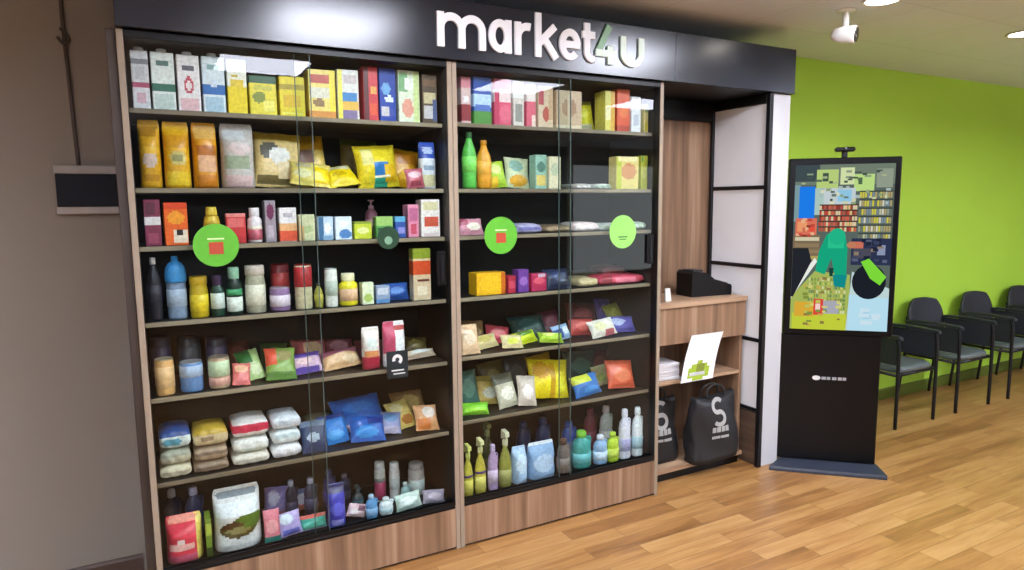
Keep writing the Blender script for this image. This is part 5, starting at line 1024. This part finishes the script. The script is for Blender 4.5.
l.xform(Matrix.Translation((.35, .0055, KH + .049)) @ Matrix.Rotation(PI / 2, 4, 'X')); l.build('lens', cam)
SX0, SX1, SZ0, SZ1 = .077, .622, .866, 1.866
pic = MB(); nlay = [0]
def patch(pts, h):
    nlay[0] += 1; y = -.0004 - nlay[0] * .00003
    pic.add([(SX0 + u * (SX1 - SX0), y, SZ0 + v * (SZ1 - SZ0)) for u, v in pts], [tuple(range(len(pts)))], screen_mat(h))
def rect(u0, u1, v0, v1, h): patch([(u0, v0), (u1, v0), (u1, v1), (u0, v1)], h)
def oval(u, v, ru, rv, h, n=18, a=0):
    patch([(u + ru * cos(2 * PI * i / n) * cos(a) - rv * sin(2 * PI * i / n) * sin(a), v + ru * cos(2 * PI * i / n) * sin(a) * .55 + rv * sin(2 * PI * i / n) * cos(a)) for i in range(n)], h)
R2 = random.Random(5)
rect(0, 1, 0, 1, '59655f'); rect(0, 1, .88, 1, '6f7d6e')
rect(0, .25, .9, 1, '3f4c50')
for u0, u1, v0, v1, h in ((.22, .44, .86, .97, 'b4cc7a'), (.46, .6, .88, .98, 'cfdca8'), (.6, .8, .84, .94, 'b8d884'), (.82, .98, .86, .97, '8f9a88'), (.28, .34, .9, .95, '46584a'), (.64, .68, .88, .92, '4f6a48')): rect(u0, u1, v0, v1, h)
rect(.0, .06, .66, .88, '7a9aa0'); rect(.05, .21, .68, .87, '1e7be6'); rect(.21, .3, .7, .86, 'a8c4bc')
rect(.3, .62, .76, .86, 'c0ccd0'); rect(.44, .58, .78, .85, '8fc4e0')
for k in range(5):
    v = .60 + k * .033
    for j in range(16):
        u = .26 + j * .024 + R2.uniform(-.004, .004)
        rect(u, u + .022, v, v + .024, R2.choice(['b84a3c', 'c8604a', 'd8c4a0', '8f3a30', 'e0b878', 'a85a48']))
    rect(.26, .65, v + .024, v + .031, '4a3028')
rect(.02, .24, .58, .68, 'd8705a'); rect(.04, .14, .6, .66, 'e89a6a'); rect(.16, .22, .6, .64, 'e0503c')
for k in range(6):
    v = .55 + k * .05
    for j in range(13):
        u = .66 + j * .025
        rect(u, u + .02, v, v + .034, R2.choice(['8f9a8a', 'b8bc9a', 'c8c04a', '6a7468', 'd0ccb8', '7a8a94', 'a89a6a']))
    rect(.66, .99, v + .034, v + .042, '3c4440')
rect(.0, .28, .42, .58, '7a6a52'); 
for k in range(4): rect(.02, .27, .43 + k * .038, .452 + k * .038, R2.choice(['c8b884', 'd0c8a8', '8f7a5c', 'b0a060']))
rect(.6, 1, .40, .56, '2c3450'); rect(.62, .8, .44, .5, '4a4a58'); rect(.86, .94, .46, .52, '8a94b0'); rect(.58, .72, .5, .54, 'c8705a')
patch([(0, 0), (.62, 0), (.6, .34), (.24, .36), (.0, .2)], 'a4b45a')
patch([(.58, 0), (1, 0), (1, .26), (.62, .36)], 'bcd4d4')
patch([(.6, 0), (1, 0), (1, .2), (.6, .22)], 'b4dcec')
for k in range(9):
    for j in range(14): rect(.18 + j * .028 + R2.uniform(-.01, .01), .198 + j * .028, .1 + k * .025, .118 + k * .025, R2.choice(['7a9448', 'c4c86a', '8f8a4a', 'b8a860', '6a8a5c', 'd0d4a0']))
rect(.02, .58, 0, .1, 'c0cc3c'); rect(.04, .24, .08, .17, 'd8a838'); rect(.24, .34, .09, .19, 'd8483c'); rect(.34, .5, .1, .18, 'a8a8b4'); rect(.26, .31, .12, .16, 'f0d0c8')
patch([(.0, .19), (.26, .42), (.23, .44), (.0, .25)], 'e8ece4')
patch([(.0, .2), (.02, .2), (.2, .42), (.16, .5), (.0, .5)], '23262c')
def scatter(count, ulo, uhi, vlo, vhi, cols, du, dv):
    for k in range(count):
        u = R2.uniform(ulo, uhi - du); v = R2.uniform(vlo, vhi - dv)
        rect(u, u + du * R2.uniform(.5, 1), v, v + dv * R2.uniform(.5, 1), R2.choice(cols))
scatter(26, .24, .98, .76, .88, ['8fa07a', 'c8cca0', '6a7a70', 'a8b8b4', 'd8d8b8', '4a5a50'], .05, .02)
scatter(20, .04, .98, .88, .97, ['5a6a5a', '8a9a80', 'a8b48a', '46544c'], .07, .015)
scatter(24, .6, .98, .41, .57, ['1e2438', '3c4460', '5a6078', '8a7a6a', '22283a'], .06, .025)
scatter(16, .02, .24, .56, .69, ['b84a3c', 'e8b088', 'c86a50', '8a3a30'], .05, .018)
scatter(30, .12, .56, .02, .34, ['7f8f40', 'bcc05c', 'd0cc78', '8a7a44', '6a8a58', 'c8a850'], .06, .02)
scatter(10, .62, .97, .03, .22, ['c8e0ec', 'a8d0e4', 'd4e6e4'], .12, .03)
# stooping figure in teal work clothes
patch([(.24, .36), (.34, .34), (.4, .44), (.44, .34), (.56, .34), (.56, .5), (.53, .58), (.44, .615), (.34, .58), (.27, .48)], '16a47c')
patch([(.36, .5), (.52, .5), (.53, .58), (.44, .615), (.36, .585)], '2abf8c')
patch([(.42, .34), (.57, .34), (.55, .26), (.44, .27)], '128a88'); patch([(.38, .38), (.43, .38), (.42, .33), (.39, .33)], '14403a')
oval(.45, .57, .085, .05, '22b486', 20); oval(.6, .52, .05, .02, 'c07a5c')
oval(.79, .30, .17, .105, '1c2028', 24)
patch([(.70, .42), (.78, .44), (.96, .33), (.9, .28), (.8, .32)], '7cd83a')
po = pic.build('screen', up); po['label'] = 'lit screen showing a shop aisle'
lg = MB()
disc(lg, .245, .0038, .558, .014, .001, whitep)
for a, b_ in ((.275, .30), (.305, .325), (.335, .36), (.368, .39), (.395, .415)): lg.box(a, b_, .0038, .0048, .549, .567, M('9a9a9c', .5))
lg.v = [(x if x > .262 else .245 + (x - .245) * 1.7, y, z) for x, y, z in lg.v]
lg.build('printed_mark', kio)

# ------------------------------------------------------------------ waiting chairs
cf = M('20222a', .55, .12, 40); cs = M('545c5c', .45, .08, 30); cframe = M('16161a', .35, .05, 10, .3)
def chair(label, x):
    t = thing('visitor_chair', label, 'chair', (x, 0, 0), 0, 'visitor chairs along the green wall')
    # seat pad
    s = MB(); rings = []
    for z, k in ((.405, .93), (.412, 1), (.435, 1), (.447, .95), (.45, .8)):
        ring = []
        for j in range(36):
            a = 2 * PI * j / 36; e = 5
            ring.append((.225 * k * math.copysign(abs(cos(a)) ** (2 / e), cos(a)), .22 + .225 * k * math.copysign(abs(sin(a)) ** (2 / e), sin(a)), z + .012 * max(0, sin(a)) * (z > .42)))
        rings.append(ring)
    s.loft(rings, cs, smooth=True); s.build('seat', t)
    # backrest: curved rounded shell
    b = MB(); nu, nv = 18, 12; vs = []; fs = []
    for k in range(2):
        for i in range(nv + 1):
            v = i / nv
            for j in range(nu + 1):
                u = -1 + 2 * j / nu
                half = .25 * (1 - .5 * max(0, v - .45) ** 2 * 2.2) * (1 - .1 * (1 - v))
                zz = .55 + .285 * v - .035 * max(0, abs(u) - .3) ** 2 * v
                yy = .405 + .05 * v - .05 * u * u * .7 + k * .022
                vs.append((u * half, yy, zz))
    N = (nu + 1) * (nv + 1)
    for i in range(nv):
        for j in range(nu):
            a = i * (nu + 1) + j
            fs.append((a, a + 1, a + nu + 2, a + nu + 1)); fs.append((N + a + nu + 1, N + a + nu + 2, N + a + 1, N + a))
    eg = list(range(nu + 1)) + [i * (nu + 1) + nu for i in range(1, nv + 1)] + [nv * (nu + 1) + j for j in range(nu - 1, -1, -1)] + [i * (nu + 1) for i in range(nv - 1, 0, -1)]
    for p, q in zip(eg, eg[1:] + eg[:1]): fs.append((q, p, p + N, q + N))
    b.add(vs, fs, cf, True); b.build('backrest', t)
    for sx in (-1, 1):
        l = MB(); l.tube(bez_smooth([(sx * .235, .0, 0), (sx * .235, .0, .3), (sx * .235, .005, .59), (sx * .235, .02, .66)], 5), .013, cframe); l.build('leg', t)
        l = MB(); l.tube(bez_smooth([(sx * .225, .47, 0), (sx * .225, .44, .3), (sx * .225, .415, .5), (sx * .215, .43, .70)], 5), .012, cframe); l.build('leg', t)
        a = MB(); a.loft([[(sx * .235 + dx, y, z) for dx, z in ((-.02, zc - .010), (.02, zc - .010), (.02, zc + .006), (.01, zc + .011), (-.01, zc + .011), (-.02, zc + .006))] for y, zc in ((-.015, .665), (.0, .675), (.2, .683), (.36, .675), (.42, .66))], cf); am = a.build('armrest', t)
        p = MB(); p.loft([[(sx * .235 - .006, y, z) for y, z in ((.02, .47), (.34, .47), (.39, .66), (.015, .66))], [(sx * .235 + .006, y, z) for y, z in ((.02, .47), (.34, .47), (.39, .66), (.015, .66))]], cf); p.build('side_panel', am)
    f = MB()
    f.tube([(-.235, .01, .395), (.235, .01, .395)], .011, cframe); f.tube([(-.225, .425, .395), (.225, .425, .395)], .011, cframe)
    for sx in (-1, 1): f.tube([(sx * .232, .005, .395), (sx * .224, .428, .395)], .011, cframe)
    f.build('seat_frame', t)
    return t
def copy_tree(o, parent=None):
    c = o.copy(); COL.objects.link(c)
    if parent: c.parent = parent
    for ch in [k for k in bpy.data.objects if k.parent == o]: copy_tree(ch, c)
    return c
bpy.context.view_layer.update()
c0 = chair('black visitor chair with arms, nearest to the kiosk and half hidden by it', 4.95)
for x, lb in ((5.72, 'black visitor chair with arms, second from the kiosk along the green wall'),
              (6.49, 'black visitor chair with arms, third from the kiosk along the green wall'),
              (7.26, 'black visitor chair cut by the right edge, farthest from the kiosk')):
    c = copy_tree(c0); c.location.x = x; c['label'] = lb

# ------------------------------------------------------------------ wall box and cable on the left wall
wb = thing('wall_box', 'dark fronted wall box between two pale rails on the left wall', 'box', (-.272, WALLY, 1.625))
b = MB(); b.box(0, .30, -.05, -.001, .03, .165, M('14151b', .6, .05, 10, 0, .2), .003); b.build('front_cover', wb)
b = MB(); b.box(-.005, .30, -.056, -.001, 0, .03, M('a29a94', .5), .003); b.build('rail', wb)
b = MB(); b.box(-.005, .30, -.056, -.001, .165, .198, M('a29a94', .5), .003); b.build('rail', wb)
cb = MB(); cb.tube(bez_smooth([(-.190, WALLY - .008, 1.824), (-.195, WALLY - .008, 2.0), (-.199, WALLY - .008, 2.2), (-.203, WALLY - .008, 2.36), (-.205, WALLY - .009, CEIL - .001)], 6), .0075, M('4d4038', .6))
co = cb.build('cable'); tag(co, 'thin brown cable running up the left wall above the wall box', 'cable')
k = MB(); k.tube(bez_smooth([(-.225, WALLY - .012, 2.335), (-.206, WALLY - .02, 2.31), (-.186, WALLY - .014, 2.325), (-.196, WALLY - .018, 2.35), (-.213, WALLY - .012, 2.37)], 5), .006, M('3f342c', .6)); k.build('cable_tie', co)

# ------------------------------------------------------------------ ceiling fittings
sc_ = thing('security_camera', 'white security camera hanging under the ceiling before the green wall', 'camera', (3.40, -.40, CEIL), math.radians(-68))
w2 = M('e0e0dc', .4, .03, 8)
m = MB(); m.lathe([(.045, -.012), (.05, -.008), (.05, -.0005), (.045, -.0001)][::-1], w2, n=24); m.tube([(0, 0, -.01), (0, 0, -.09)], .016, w2, 12); m.build('mount', sc_)
h = MB(); h.lathe([(.001, -.075), (.02, -.072), (.036, -.055), (.044, -.02), (.046, .02), (.046, .045), (.04, .05), (.036, .047), (.001, .047)], w2, n=24)
h.xform(Matrix.Translation((.005, 0, -.13)) @ Matrix.Rotation(math.radians(97), 4, 'Y')); hb_ = h.build('housing', sc_)
l = MB(); l.lathe([(.038, .0475), (.038, .054), (.03, .056), (.001, .057)], M('1c1c1e', .15), n=24); l.xform(Matrix.Translation((.005, 0, -.13)) @ Matrix.Rotation(math.radians(97), 4, 'Y')); l.build('lens', hb_)

LAMP = emit_mat('lamp_diffuser', LAMP_C, LAMP_E)
SPOT = emit_mat('downlight_disc', 'fff8ee', 20)
LAMP_NEAR = emit_mat('near_lamp_diffuser', LAMP_C, LAMP_NEAR_E)
LAMP_FILL = emit_mat('fill_lamp_diffuser', LAMP_C, LAMP_FILL_E)
def ceiling_panel(x, y, w, d, label, far):
    t = thing('ceiling_light', label, 'light', (x, y, CEIL), 0, 'square ceiling lights')
    f = MB()
    for a, b_, c_, d_ in ((-w / 2 - .02, w / 2 + .02, -d / 2 - .02, -d / 2), (-w / 2 - .02, w / 2 + .02, d / 2, d / 2 + .02), (-w / 2 - .02, -w / 2, -d / 2, d / 2), (w / 2, w / 2 + .02, -d / 2, d / 2)):
        f.box(a, b_, c_, d_, -.012, -.0005, w2)
    drop = .32 if far == 1 else 0          # the added fill lamps hang on rods and shine up and down
    if far == 1:
        f.v = [(p[0], p[1], p[2] - drop) for p in f.v]
        for sx in (-1, 1): f.tube([(sx * w * .45, 0, -drop - .001), (sx * w * .45, 0, -.0005)], .006, w2, 8)
    f.build('frame', t)
    e = MB(); e.box(-w / 2, w / 2, -d / 2, d / 2, -.009 - drop, -.001 - drop, (LAMP, LAMP_FILL, LAMP_NEAR)[far]); e.build('diffuser', t)
for x, y, far, lb in PANELS: ceiling_panel(x, y, .6, .6, lb, far)
for x, y, lb in ((3.40, -.60, 'round ceiling downlight, the one by the security camera'), (4.86, -.565, 'round ceiling downlight above the visitor chairs at the right edge')):
    t = thing('downlight', lb, 'light', (x, y, CEIL), 0, 'round ceiling downlights')
    r = MB(); r.lathe([(.088, -.0005), (.095, -.004), (.09, -.010), (.078, -.008), (.076, -.0005)], w2, n=32); r.build('ring', t)
    e = MB(); e.lathe([(.001, -.006), (.0755, -.006), (.0755, -.0008), (.001, -.0008)], SPOT, n=32); e.build('diffuser', t)

# ------------------------------------------------------------------ world, camera, view
w = bpy.data.worlds.new('World'); scene.world = w; w.use_nodes = True
bg = w.node_tree.nodes['Background'] if 'Background' in w.node_tree.nodes else w.node_tree.nodes.new('ShaderNodeBackground')
bg.inputs[0].default_value = (.9, .95, 1, 1); bg.inputs[1].default_value = .3
cam = bpy.data.cameras.new('camera'); co = bpy.data.objects.new('camera', cam); COL.objects.link(co)
F, YAW, PIT, ROL = 674.9, math.radians(28.45), math.radians(6.85), math.radians(-.55)
cam.sensor_width = 36; cam.lens = F / 1024 * 36; cam.clip_start = .05
fw = Vector((sin(YAW) * cos(PIT), cos(YAW) * cos(PIT), -sin(PIT))); rt = Vector((cos(YAW), -sin(YAW), 0)); upv = rt.cross(fw)
r2 = cos(ROL) * rt + sin(ROL) * upv; u2 = -sin(ROL) * rt + cos(ROL) * upv
co.matrix_world = Matrix(((r2.x, u2.x, -fw.x, .033), (r2.y, u2.y, -fw.y, -2.84), (r2.z, u2.z, -fw.z, 1.65), (0, 0, 0, 1)))
scene.camera = co
vs_ = scene.view_settings; vs_.view_transform = 'Standard'; vs_.look = 'None'; vs_.gamma = 1; vs_.use_curve_mapping = False
vs_.exposure = EXPOSURE
scene.cycles.use_denoising = True; scene.cycles.max_bounces = 8; scene.cycles.transparent_max_bounces = 16
scene.cycles.sample_clamp_indirect = 6
